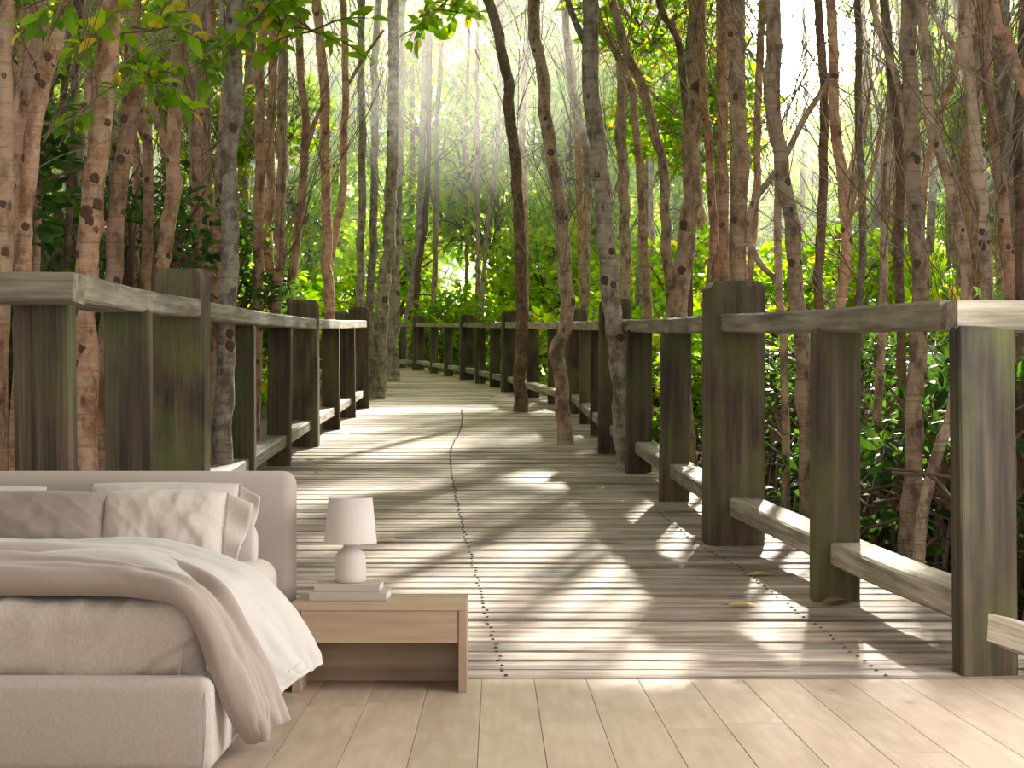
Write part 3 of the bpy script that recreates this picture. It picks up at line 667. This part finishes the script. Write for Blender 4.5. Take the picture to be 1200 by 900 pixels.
# ------------------------------------------------------------------ trees
def tree(label, pts, w, Y, bk='bark_tan', grp=None, forks=(), crown=None, knots=0, twigs=2, sprigs=(), base=None, name='mangrove_tree', deckbase=False, up=2.5, base_x=0.0, sun_blocker=()):
    r = random.Random(int(pts[0][0] * 13 + Y * 7 + w)); sc = Y / F
    P = [at(px, py, Y + (pts[0][1] - py) * 0) for px, py in pts]
    P.sort(key=lambda v: -v.z)
    rad = w / 2 * sc
    top = P[0]; d = (P[0] - P[1]); d = d / max(.2, abs(d.z)); d.x = max(-.35, min(.35, d.x)); d.z = 1
    ztop = HC + (VY + 20) * sc
    if True:
        ext = max(up, ztop + up * .6 - top.z); P = [top + Vector((d.x * .5 * min(ext, 3.0) + r.uniform(-.1, .1) * min(ext, 4), .2, ext))] + P
    gz = deck_z(Y) - .02 if deckbase else gnd_z(Y) - .2
    if not deckbase and P[-1].z > gz + .3:
        b = P[-1]; P.append(Vector((b.x + base_x + r.uniform(-.05, .05) * (b.z - gz), Y, gz)))
    C_ = catmull([tuple(p) for p in reversed(P)], 9)
    Hh = C_[-1][2] - C_[0][2]
    tt = (C_[:, 2] - C_[0][2]) / Hh
    C_[:, 0] += np.array([.5 * rad * nz(0, 0, z * 1.3, 1) + .35 * rad * nz(3, 0, z * 3.1, 1) for z in C_[:, 2] + pts[0][0]])
    R = rad * (1.16 - .32 * tt) * np.array([1 + .12 * nz(pts[0][0], 0, z * 4) for z in C_[:, 2]])
    if deckbase: R[:3] *= [1.25, 1.12, 1.04]
    Vv, Ff = tube(C_, R, 12 if w > 10 else 8, .05 if w > 10 else .03, r)
    root = tag(empty(name, tuple(C_[0])), label, 'tree', grp); o0 = Vector(C_[0])
    link('trunk', mesh('trunk', [Vector(v) - o0 for v in Vv], Ff, M[bk], True), root)
    for fk in forks:                       # (points, width)
        fp, fw = fk
        Q = catmull([tuple(at(px, py, Y)) for px, py in fp], 8); Vv, Ff = tube(Q, np.linspace(fw / 2 * sc * 1.1, fw / 2 * sc * .8, len(Q)), 8, .04, r)
        link('branch', mesh('branch', [Vector(v) - o0 for v in Vv], Ff, M[bk], True), root)
    for k in range(knots):
        i = r.randint(len(C_) // 5, int(len(C_) * .85)); a = r.uniform(-1.1, 1.1)
        q = Vector(C_[i]) - o0; s = R[i] * r.uniform(.26, .52)
        link('knot', KN[k % 4], root, q + Vector((math.sin(a), -math.cos(a), 0)) * R[i] * .93, (0, 0, a), (s, s * .9, s))
    for k in range(twigs):
        i = r.randint(int(len(C_) * .35), len(C_) - 2); q = Vector(C_[i]) - o0; s = r.uniform(.6, 1.1) * (Y / 14) ** .5
        link('branch', TW[r.randint(0, 5)], root, q, (r.uniform(-.15, .15), r.uniform(-.15, .15), r.uniform(0, 6.28)), (s, s, s))
    if crown:
        kind, n, s = crown
        for k in range(n):
            a = r.uniform(0, 6.28); q = Vector(C_[-1]) - o0 + Vector((math.cos(a) * s * 1.0 * (k > 0), math.sin(a) * s, r.uniform(.1, 1.1) * s + .4 * (kind == 'near')))
            link('foliage', CL[kind][r.randint(0, len(CL[kind]) - 1)], root, q, (0, 0, r.uniform(0, 6.28)), (s, s, s))
    for (x_, y_, z_, s) in sun_blocker:  # unseen foliage hung here to keep sun patches off the room floor
        link('foliage', CL['sun_blocker'][r.randint(0, 1)], root, Vector((x_, y_, z_)) - o0, (0, 0, r.uniform(0, 6.28)), (s, s, s))
    for (px, py, s) in sprigs:
        link('leafy_sprig', SPR[r.randint(0, 3)], root, at(px, py, Y - .25) - o0, (0, 0, r.uniform(0, 6.28)), (s, s, s))
    return root
O, T, G, D = 'bark_orange', 'bark_tan', 'bark_grey', 'bark_dark'
# left of the boardwalk
tree('pale pinkish trunk at the very left edge of the forest', [(13, 0), (9, 100), (5, 200), (3, 330)], 19, 10, O, knots=7, forks=[([(9, 170), (20, 110), (25, 60), (27, 0)], 8)], crown=('near', 1, 1.1))
tree('second pale trunk from the left edge, leaning right as it rises', [(44, 0), (36, 100), (18, 200), (5, 300)], 20, 10.5, O, knots=7)
tree('forked trunk third from the left edge with ringed orange bark', [(74, 0), (51, 100), (38, 165), (29, 267), (26, 340)], 20, 10.2, O, knots=7, crown=('near', 1, 1.0), sprigs=[(85, 8, 1)])
tree('thin orange stem close behind the forked trunk at the left', [(50, 60), (44, 200), (42, 330)], 9, 12, O, knots=2)
tree('thickest orange trunk left of centre-left, with a long dark bark scar near its top', [(134, 0), (122, 100), (113, 200), (103, 290), (99, 380), (103, 550)], 27, 11, O, knots=10, crown=('near', 2, 1.1), sprigs=[(112, 50, 1.1), (104, 130, .8)])
tree('reddish trunk just right of the thickest trunk, running down between two balusters', [(159, 0), (150, 120), (142, 210), (130, 330), (122, 420), (118, 550)], 20, 12, O, knots=9, sprigs=[(178, 45, 1.2), (172, 95, 1.0), (150, 100, .8)])
tree('slim brown trunk with dark knots standing above the biggest left railing post', [(211, 0), (207, 100), (202, 200), (193, 300), (190, 345)], 18, 14, O, knots=7, forks=[([(201, 195), (191, 158), (176, 115), (166, 60)], 9)], crown=('near', 1, 1.2), sprigs=[(232, 62, 1.3)])
tree('grey forked trunk with lichen and a round knot, right of the biggest left post', [(280, -10), (273, 90), (270, 200), (268, 300), (264, 420), (262, 550)], 21, 14, G, knots=5, forks=[([(271, 95), (264, 60), (259, 0)], 9)], crown=('near', 2, 1.2), sprigs=[(300, 30, 1.2), (330, 40, 1.3), (365, 45, 1.3)])
tree('wavy orange trunk between the slim brown and the grey forked trunks', [(248, 17), (238, 83), (231, 167), (230, 300)], 11, 17, O, knots=3)
tree('curved dark orange trunk behind the slim brown trunk', [(163, 120), (173, 180), (172, 320)], 13, 16, O, knots=3)
tree('thin red-brown stem between the reddish and slim brown trunks', [(157, 150), (160, 300)], 9, 18, O)
tree('orange stem immediately left of the grey forked trunk', [(262, 150), (257, 220), (253, 320)], 12, 18, O, knots=2)
tree('brown stem crossing behind the wavy orange trunk', [(220, 90), (243, 170), (240, 320)], 10, 19, O)
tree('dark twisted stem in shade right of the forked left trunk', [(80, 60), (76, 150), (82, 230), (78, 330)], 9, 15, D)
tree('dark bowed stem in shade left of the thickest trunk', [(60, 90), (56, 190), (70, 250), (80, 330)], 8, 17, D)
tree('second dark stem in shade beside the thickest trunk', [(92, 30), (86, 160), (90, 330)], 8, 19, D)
tree('leftmost of the orange cluster above the first short left balusters', [(306, 60), (304, 180), (302, 355)], 12, 23, O, knots=2, crown=('mid', 1, 1.2))
tree('second trunk of the orange cluster right of the grey forked trunk', [(320, 50), (317, 180), (315, 300), (322, 360)], 11, 24, O, knots=2)
tree('third trunk of the orange cluster right of the grey forked trunk', [(332, 40), (330, 180), (328, 300), (325, 360)], 12, 23.5, T, knots=2)
tree('Y-shaped slender tree right of the orange cluster', [(352, 75), (358, 175), (347, 290), (340, 360)], 10, 24, O, forks=[([(358, 178), (366, 150), (380, 120)], 6)], knots=2)
tree('straight reddish trunk above the second left railing post', [(378, 75), (381, 180), (383, 300), (386, 360)], 12, 27, O, knots=3, crown=('mid', 1, 1.3))
tree('trunk curving right from the base of the straight reddish trunk', [(404, 40), (403, 190), (398, 245), (388, 300), (386, 370)], 9, 28, O, forks=[([(402, 110), (425, 70), (450, 35)], 4)])
tree('slender dark trunk left of the two trees at the end of the left railing', [(424, 0), (425, 170), (423, 295), (421, 370)], 9, 30.5, G, up=4)
tree('second slender trunk left of the two trees at the end of the left railing', [(441, 40), (439, 200), (437, 290), (433, 372)], 9, 38, G, up=4, crown=('far', 1, 1))
# on the deck
tree('speckled trunk rising through the deck at the end of the left railing', [(460, -5), (461, 100), (459, 200), (456, 280), (450, 330), (446, 400), (444, 467)], 14, 33.5, G, knots=4, deckbase=True, crown=('mid', 2, 1.5), twigs=4)
tree('brown flaking trunk on the deck right behind the speckled trunk', [(470, 20), (467, 150), (463, 290), (461, 380), (460, 446)], 13, 43.5, G, knots=4, deckbase=True, twigs=3, crown=('far', 1, 1))
tree('dark trunk growing through the middle right of the deck, leaning left at its top', [(572, -10), (580, 25), (592, 80), (598, 130), (605, 205), (610, 300), (611, 380), (609, 483)], 13, 28.3, D, knots=5, deckbase=True, crown=('mid', 2, 1.5), twigs=4, sprigs=[(520, 12, 2.2), (535, 20, 1.8), (500, 8, 2)])
tree('crooked tan trunk on the deck with an elbow bend at railing height', [(626, -10), (630, 60), (637, 110), (646, 180), (656, 240), (661, 310), (665, 350), (661, 388), (652, 412), (657, 440), (661, 487), (664, 521)], 15, 20.7, T, knots=5, deckbase=True, crown=('mid', 2, 1.3), twigs=4)
tree('pale grey patched trunk piercing the deck beside the right railing', [(690, -5), (693, 100), (700, 180), (707, 220), (712, 290), (714, 340), (720, 390), (728, 450), (731, 500), (734, 552)], 20, 17.1, G, knots=5, deckbase=True, crown=('mid', 2, 1.2), twigs=3, forks=[([(690, 60), (672, 20), (662, -10)], 8)], sun_blocker=[(-.8, 16.3, 6.85, 1), (.4, 16.4, 6.9, 1), (1.6, 16.5, 6.85, 1), (.3, 17.6, 7.7, 1), (-2.2, 16.4, 6.9, 1)])
# far, in the mist
tree('pale forked sapling in the mist at the bend of the boardwalk', [(513, 130), (512, 200), (510, 290), (508, 385)], 6, 60, T, forks=[([(510, 245), (502, 215), (494, 180)], 3.5)], twigs=3)
tree('thin straight sapling in the mist, left of the dark deck trunk', [(546, 150), (547, 300), (545, 380)], 4, 62, O, twigs=2)
tree('thin sapling in the mist with a slight lean, nearest the dark deck trunk', [(559, 130), (560, 300), (558, 385)], 5, 60, T, twigs=2)
tree('pale sapling in the mist leaning right behind the railing bend', [(584, 150), (572, 260), (563, 385)], 5, 58, T, twigs=2)
tree('pale slender trunk hidden just behind the dark deck trunk', [(613, 120), (614, 200), (616, 300), (616, 385)], 7, 50, O, twigs=2)
tree('grey crooked trunk behind the far end of the railing', [(494, 190), (490, 280), (484, 330), (478, 385)], 8, 60, G, forks=[([(482, 330), (474, 300), (466, 262)], 5)], twigs=3)
tree('dark leaning trunk at the far end of the railing', [(500, 230), (492, 300), (488, 350), (490, 385)], 6, 59, D, forks=[([(474, 385), (486, 362), (503, 350)], 4)], twigs=3)
# right of the deck
tree('tan trunk right of the crooked deck trunk, thin at its foot', [(662, 0), (668, 90), (680, 140), (688, 200), (687, 290), (685, 385)], 9, 36, T, twigs=3, crown=('far', 1, .9))
tree('twin tan trunk left of the patched deck trunk', [(668, 60), (675, 140), (679, 220), (681, 300), (684, 385)], 8, 38, O, twigs=4)
tree('straight tan trunk right behind the patched deck trunk', [(727, 10), (728, 150), (731, 230), (733, 300), (733, 375)], 13, 27.5, T, knots=2, twigs=4, crown=('mid', 1, 1.2))
tree('slim trunk bending right above the short right balusters', [(702, 20), (725, 65), (740, 110), (749, 190), (755, 290), (759, 375)], 9, 26, O, twigs=4)
tree('curved reddish trunk left of the big pale trunk on the right', [(728, 40), (752, 105), (768, 155), (777, 195), (781, 290), (786, 378)], 12, 22.5, T, knots=3, twigs=4, crown=('mid', 1, 1.2))
tree('dark branchy stem arching left above the curved reddish trunk', [(772, -5), (785, 30), (797, 60), (806, 150), (808, 250)], 9, 22, D, twigs=3)
tree('big pale leaning trunk just left of the large square right post', [(818, -5), (815, 60), (813, 140), (810, 220), (802, 300), (796, 375)], 21, 19.5, T, knots=4, twigs=4, crown=('mid', 2, 1.2))
tree('slim trunk left of the trunk pair above the large square right post', [(822, 60), (829, 160), (836, 260), (839, 345)], 10, 18, O, knots=2)
tree('left trunk of the pair above the large square right post', [(845, -5), (846, 100), (847, 200), (849, 345)], 12, 17, O, knots=3, twigs=3)
tree('right and thicker trunk of the pair above the large square right post', [(851, -5), (861, 70), (866, 150), (868, 220), (867, 345)], 17, 16, T, sun_blocker=[(2.8, 16.3, 6.85, 1), (4.0, 16.4, 6.8, 1), (5.2, 16.3, 6.85, 1), (6.4, 16.3, 6.9, 1), (2.4, 17.6, 7.6, 1), (4.4, 17.6, 7.6, 1)], knots=4, crown=('near', 2, 1.2), twigs=3)
tree('reddish stem under the glow, between the trunk pair and the leaning trunk', [(893, 10), (889, 120), (885, 240), (878, 345)], 9, 19, O, twigs=3)
tree('long pale leaning trunk seen right of the large square right post', [(901, -5), (905, 100), (913, 180), (925, 240), (931, 300), (938, 390), (943, 480), (945, 570)], 18, 14, T, knots=5, twigs=4)
tree('tree with a long diagonal limb reaching up right under the sun glow', [(912, 300), (916, 370), (920, 450), (921, 570)], 9, 15, T, forks=[([(876, 285), (882, 240), (905, 207), (922, 180), (942, 140), (976, 88)], 8), ([(878, 285), (892, 310), (912, 330)], 8)], twigs=2)
tree('dark straight trunk directly under the sun glow', [(960, 20), (966, 130), (965, 200), (961, 300), (961, 380)], 11, 16, D, knots=2, twigs=3)
tree('reddish forked trunk right of the dark straight trunk', [(974, 10), (978, 130), (986, 200), (992, 270), (990, 320), (985, 380)], 13, 15, O, knots=4, twigs=3, forks=[([(990, 262), (1008, 235), (1025, 190), (1035, 130)], 6)])
tree('pale thin trunk behind the reddish forked trunk', [(1005, -5), (1005, 100), (1009, 200), (1011, 300), (1006, 400)], 9, 18, G, twigs=3)
tree('slender grey-brown trunk right of the first wide right baluster', [(1042, 60), (1040, 180), (1036, 300), (1033, 400), (1027, 500), (1025, 620)], 10, 14.5, T, knots=2, twigs=3)
tree('second slender trunk right of the first wide right baluster', [(1052, 160), (1053, 300), (1056, 400), (1055, 500), (1050, 630)], 11, 13.5, D, knots=3, twigs=4)
tree('large dark-scarred trunk midway between the two wide right balusters', [(1065, -5), (1068, 80), (1068, 150), (1070, 210), (1076, 290), (1077, 380), (1074, 450), (1069, 560), (1063, 650)], 20, 11.5, T, knots=8, twigs=3, crown=('near', 2, 1.1), forks=[([(1062, 150), (1050, 90), (1032, 40), (1018, -10)], 8)])
tree('bowed trunk bending left at its foot between the two wide right balusters', [(1087, 105), (1101, 170), (1116, 235), (1131, 300), (1131, 380), (1120, 455), (1112, 490), (1094, 545), (1083, 600), (1078, 660)], 13, 11, T, knots=4, twigs=3)
tree('straight tan trunk rising behind the nearest right baluster', [(1130, -5), (1137, 110), (1146, 200), (1154, 280), (1157, 345)], 15, 10.8, T, knots=6, twigs=3, crown=('near', 1, 1.1), forks=[([(1132, 75), (1112, 45), (1088, 10)], 7)])
tree('trunk with flaky bark beside the straight tan trunk at the right', [(1156, 40), (1160, 120), (1169, 190), (1179, 290), (1183, 345)], 13, 11.4, O, knots=5, twigs=3)
tree('trunk leaning out of the picture at the top right corner', [(1163, -5), (1177, 40), (1196, 90), (1222, 160), (1236, 300)], 15, 10.5, O, knots=3, twigs=3, crown=('near', 1, 1.0))
tree('diagonal slender stem crossing left of the straight tan trunk', [(1123, 65), (1110, 110), (1098, 155), (1085, 200), (1078, 330)], 8, 13, O, twigs=4)
tree('rear trunk seen through the gap beyond the nearest right baluster', [(1196, 100), (1194, 250), (1192, 400), (1190, 560)], 12, 12, D, knots=2, twigs=3)

# ------------------------------------------------------------------ forest behind: trunks with crowns, shrubs and undergrowth
r = random.Random(21)
bt_mesh = []
for i in range(4):
    P = [(0, 0, 0)]
    for k in range(1, 7): P.append((P[-1][0] + r.uniform(-.35, .35), r.uniform(-.1, .1), k * 2.4))
    C_ = catmull(P, 6); Vv, Ff = tube(C_, np.linspace(.16, .09, len(C_)), 8, .05, r)
    bt_mesh.append(mesh('trunk', Vv, Ff, M[(T, O, G, T)[i]], True))
def inside(x, y, mg): return ipx(LP, y) - mg < x < ipx(RP, y) + mg and y < 61
n = 0
while n < 60:
    Y = r.uniform(17, 62); x = r.uniform(-.36, .36) * Y
    if inside(x, Y, 1.0): continue
    pxx = VX + x * F / Y
    if 395 < pxx < 730 and (Y > 24 or r.random() < .6): continue
    if 890 < pxx < 1000: continue
    sd = 'left' if x < ipx(LP, Y) else 'right'; dp = 'far down' if Y > 40 else 'just behind the front trunks'
    o = tag(empty('mangrove_tree', (x, Y, gnd_z(Y) - .1), r.uniform(0, 6.28)), 'slender tree %s, one of many alike %s of the boardwalk' % (dp, sd), 'tree', 'slender trees %s %s of the boardwalk' % (dp, sd))
    s = r.uniform(.55, 1.15)
    link('trunk', bt_mesh[n % 4], o, None, (r.uniform(-.04, .04), r.uniform(-.05, .05), 0), (s, s, r.uniform(.9, 1.25)))
    q = r.uniform(3, 9); link('branch', TW[r.randint(0, 5)], o, (0, 0, q), (0, 0, r.uniform(0, 6)), (1.4, 1.4, 1.4))
    if Y > 26:
        for k in range(2):
            s = r.uniform(.6, .9)
            if 860 < pxx < 1030: continue
            link("foliage", CL["mid" if Y < 45 else 'far'][r.randint(0, 3)], o, (r.uniform(-1.2, 1.2), r.uniform(-1, 1), r.uniform(.16, .34) * Y + 1.5), (0, 0, r.uniform(0, 6)), (s, s, s))
    n += 1
# tall leafy trees closing the view
for row, (Y0, nx, zs, k_) in enumerate(((82, 15, 12, 'far'), (72, 15, 11, 'far'), (64, 13, 6, 'far'))):
    for i in range(nx):
        x = (-.40 + .80 * (i + .5) / nx) * Y0 + r.uniform(-1, 1); Y = Y0 + r.uniform(-2, 3)
        if inside(x, Y, 0) and Y < 60: continue
        o = tag(empty('leafy_tree', (x, Y, gnd_z(Y) - .1)), 'bright leafy tree closing the view beyond the end of the boardwalk', 'tree', 'bright leafy trees beyond the boardwalk')
        link('trunk', bt_mesh[i % 4], o, None, (0, 0, r.uniform(0, 6)), (1, 1, 1.2))
        pxx = VX + x * F / Y
        for k in range(zs):
            z = 1.2 + k * 2.15
            gap = math.exp(-((pxx - 500) / 120) ** 2)
            py_ = VY - (gnd_z(Y) + z - HC) * F / Y
            if z > 9 and r.random() < .06 + .22 * gap: continue
            if math.hypot(pxx - 945, py_ - 10) < 110: continue
            s = r.uniform(.85, 1.2)
            link('foliage', CL[k_][r.randint(0, 3)], o, (r.uniform(-1.6, 1.6), r.uniform(-1.5, 1.5), z + r.uniform(-.5, .5)), (r.uniform(-.3, .3), 0, r.uniform(0, 6.28)), (s, s, s))
# shrubs along both sides
def shrub(x, Y, z, s, kind, lab, grp):
    o = tag(empty('shrub', (x, Y, gnd_z(Y))), lab + (' left of the boardwalk' if x < 0 else ' right of the boardwalk'), 'shrub', grp + (' on the left' if x < 0 else ' on the right'))
    link('foliage', CL[kind][r.randint(0, len(CL[kind]) - 1)], o, (0, 0, z), (0, 0, r.uniform(0, 6.28)), (s, s, s))
    return o
n = 0
while n < 70:
    Y = r.uniform(26, 60); x = r.uniform(-.37, .37) * Y
    if inside(x, Y, 2.0): continue
    shrub(x, Y, r.uniform(.8, 3.6), r.uniform(.9, 1.3), 'mid', 'bright green shrub standing beyond the railing', 'bright green shrubs beyond the railings'); n += 1
n = 0
while n < 60:
    Y = r.uniform(11, 27); x = r.uniform(-.40, .40) * Y
    if abs(x) < 3.6 or inside(x, Y, 1.5): continue
    left = x < 0
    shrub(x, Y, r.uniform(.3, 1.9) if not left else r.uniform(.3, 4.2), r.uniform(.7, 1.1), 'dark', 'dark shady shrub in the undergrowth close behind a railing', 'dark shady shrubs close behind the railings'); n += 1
def tangle(seed):
    q = random.Random(seed); V = []; Fa = []
    for i in range(60):
        x = q.uniform(-1.3, 1.3); y = q.uniform(-.8, .8); h = q.uniform(.5, 1.9); dx = q.uniform(-.9, .9)
        C_ = catmull([(x, y, -.2), (x + dx * .2, y, h * .6), (x + dx * .6, y + q.uniform(-.3, .3), h), (x + dx * 1.3, y, h * q.uniform(.5, 1.3))], 4)
        tube(C_, np.linspace(.024, .009, len(C_)), 5, V=V, Fa=Fa)
    return mesh('root_tangle', V, Fa, M['twig_grey'] if seed % 2 else M['twig'], True)
TG = [tangle(i) for i in range(3)]
for i in range(34):
    side = 1 if i % 3 else -1; Y = r.uniform(9.6, 22); x = side * (abs(ipx(RP if side > 0 else LP, Y)) + 2.6 + r.uniform(0, .10 * Y))
    o = tag(link('root_tangle', TG[i % 3], None, (x, Y, gnd_z(Y)), (0, 0, r.uniform(-.6, .6))), 'tangle of thin mangrove roots and stems behind a railing', 'roots', 'root tangles behind the railings', 'stuff')
# fallen leaves
def fleaf(px, py, L, mat, lab, ang=0, zadd=.0, pos=None):
    x, Y = dk(px, py); V = []; Fa = []
    n_ = 7
    for k in range(n_):
        u_ = k / (n_ - 1); w = L * .22 * math.sin(PI * min(1, u_ * .96 + .03)) ** .8; c = .05 * L * math.sin(u_ * 3)
        for s_ in (-1, 0, 1): V.append((u_ * L - L / 2, s_ * w, c + (.28 if s_ > 0 else .06) * abs(s_) * w + .004))
    for k in range(n_ - 1):
        for s_ in range(2): a = k * 3 + s_; Fa.append((a, a + 3, a + 4, a + 1))
    m = mesh('blade', V, Fa, M[mat], True); e = tag(empty('fallen_leaf', pos or (x, Y, deck_z(Y) + .008), ang), lab, 'leaf')
    link('blade', m, e); Vs, Fs = tube(np.array([(-L / 2, 0, .004), (-L * .6, .003, .008), (-L * .72, .01, .006)]), [.004, .003, .003], 5); link('stalk', mesh('stalk', Vs, Fs, M['leaf_brown']), e)
for a in [(890, 676, .15, 'leaf_yellow', 'curled yellow fallen leaf near the first wide right baluster', .2), (870, 712, .16, 'leaf_yellow', 'long pale yellow fallen leaf nearer the room, right part of the deck', -.1),
          (687, 572, .14, 'leaf_orange', 'orange fallen leaf right of the deck middle', .3), (680, 547, .2, 'leaf_brown', 'brown orange fallen leaf left of a right baluster foot', 0), (712, 545, .2, 'leaf_brown', 'brown fallen leaf close to the right railing foot', .4),
          (382, 555, .18, 'leaf_orange', 'orange fallen leaf right of the headboard top', .1), (374, 541, .2, 'leaf_orange', 'orange fallen leaf at the foot of the second left post', .3), (350, 541, .2, 'leaf_brown', 'dark brown leaf at the left railing foot by the headboard', 0),
          (452, 635, .17, 'leaf_orange', 'small orange leaf on the deck right of the lamp shade', .1), (559, 537, .3, 'leaf_brown', 'narrow dry stick-like leaf lying across the deck middle', 0), (640, 527, .2, 'leaf_brown', 'dry brown leaf left of the crooked trunk foot', .2),
          (585, 493, .3, 'leaf_orange', 'pale orange leaf left of the dark deck trunk foot', .2), (628, 475, .35, 'leaf_orange', 'orange leaf right of the dark deck trunk foot', .5), (590, 466, .4, 'leaf_orange', 'orange leaf by the far right railing foot', .1),
          (637, 491, .3, 'leaf_brown', 'brown leaf between the two middle deck trunks', .1), (440, 475, .3, 'leaf_brown', 'brown leaf by the foot of the speckled trunk', .2), (405, 512, .25, 'leaf_yellow', 'yellowish leaf by the left railing lower rail', .2),
          (816, 632, .13, 'leaf_orange', 'orange leaf against the foot of the large square right post', .5), (765, 557, .16, 'leaf_yellow', 'yellow leaf under the right lower rail', .3)]:
    fleaf(*a)
fleaf(0, 700, .17, 'leaf_orange', 'orange leaf resting on the lower right rail beside a baluster', .2, pos=(1.69, 13.3, deck_z(13.3) + .37))
fleaf(0, 700, .16, 'leaf_brown', 'dark brown leaf resting on the lower rail right of the nearest baluster', .1, pos=(2.30, 6.98 + .25, deck_z(7.23) + .375))
fleaf(0, 700, .2, 'leaf_brown', 'large brown leaf at the foot of the first wide right baluster', .5, pos=(1.98, 8.88, deck_z(8.88) + .012))
# light morning mist over the far part of the boardwalk
mm, t_, p_, out_ = newmat('mist'); t_.nodes.remove(p_)
vs = t_.nodes.new('ShaderNodeVolumeScatter'); vs.inputs['Density'].default_value = .0075; vs.inputs['Anisotropy'].default_value = .55; vs.inputs['Color'].default_value = (1, .98, .9, 1)
t_.links.new(vs.outputs[0], out_.inputs['Volume'])
tag(link('mist', boxm('mist', 60, 52, 16, 0, mm, (0, 52, 15))), 'thin bright mist hanging among the crowns over the far boardwalk', 'mist', kind='stuff')
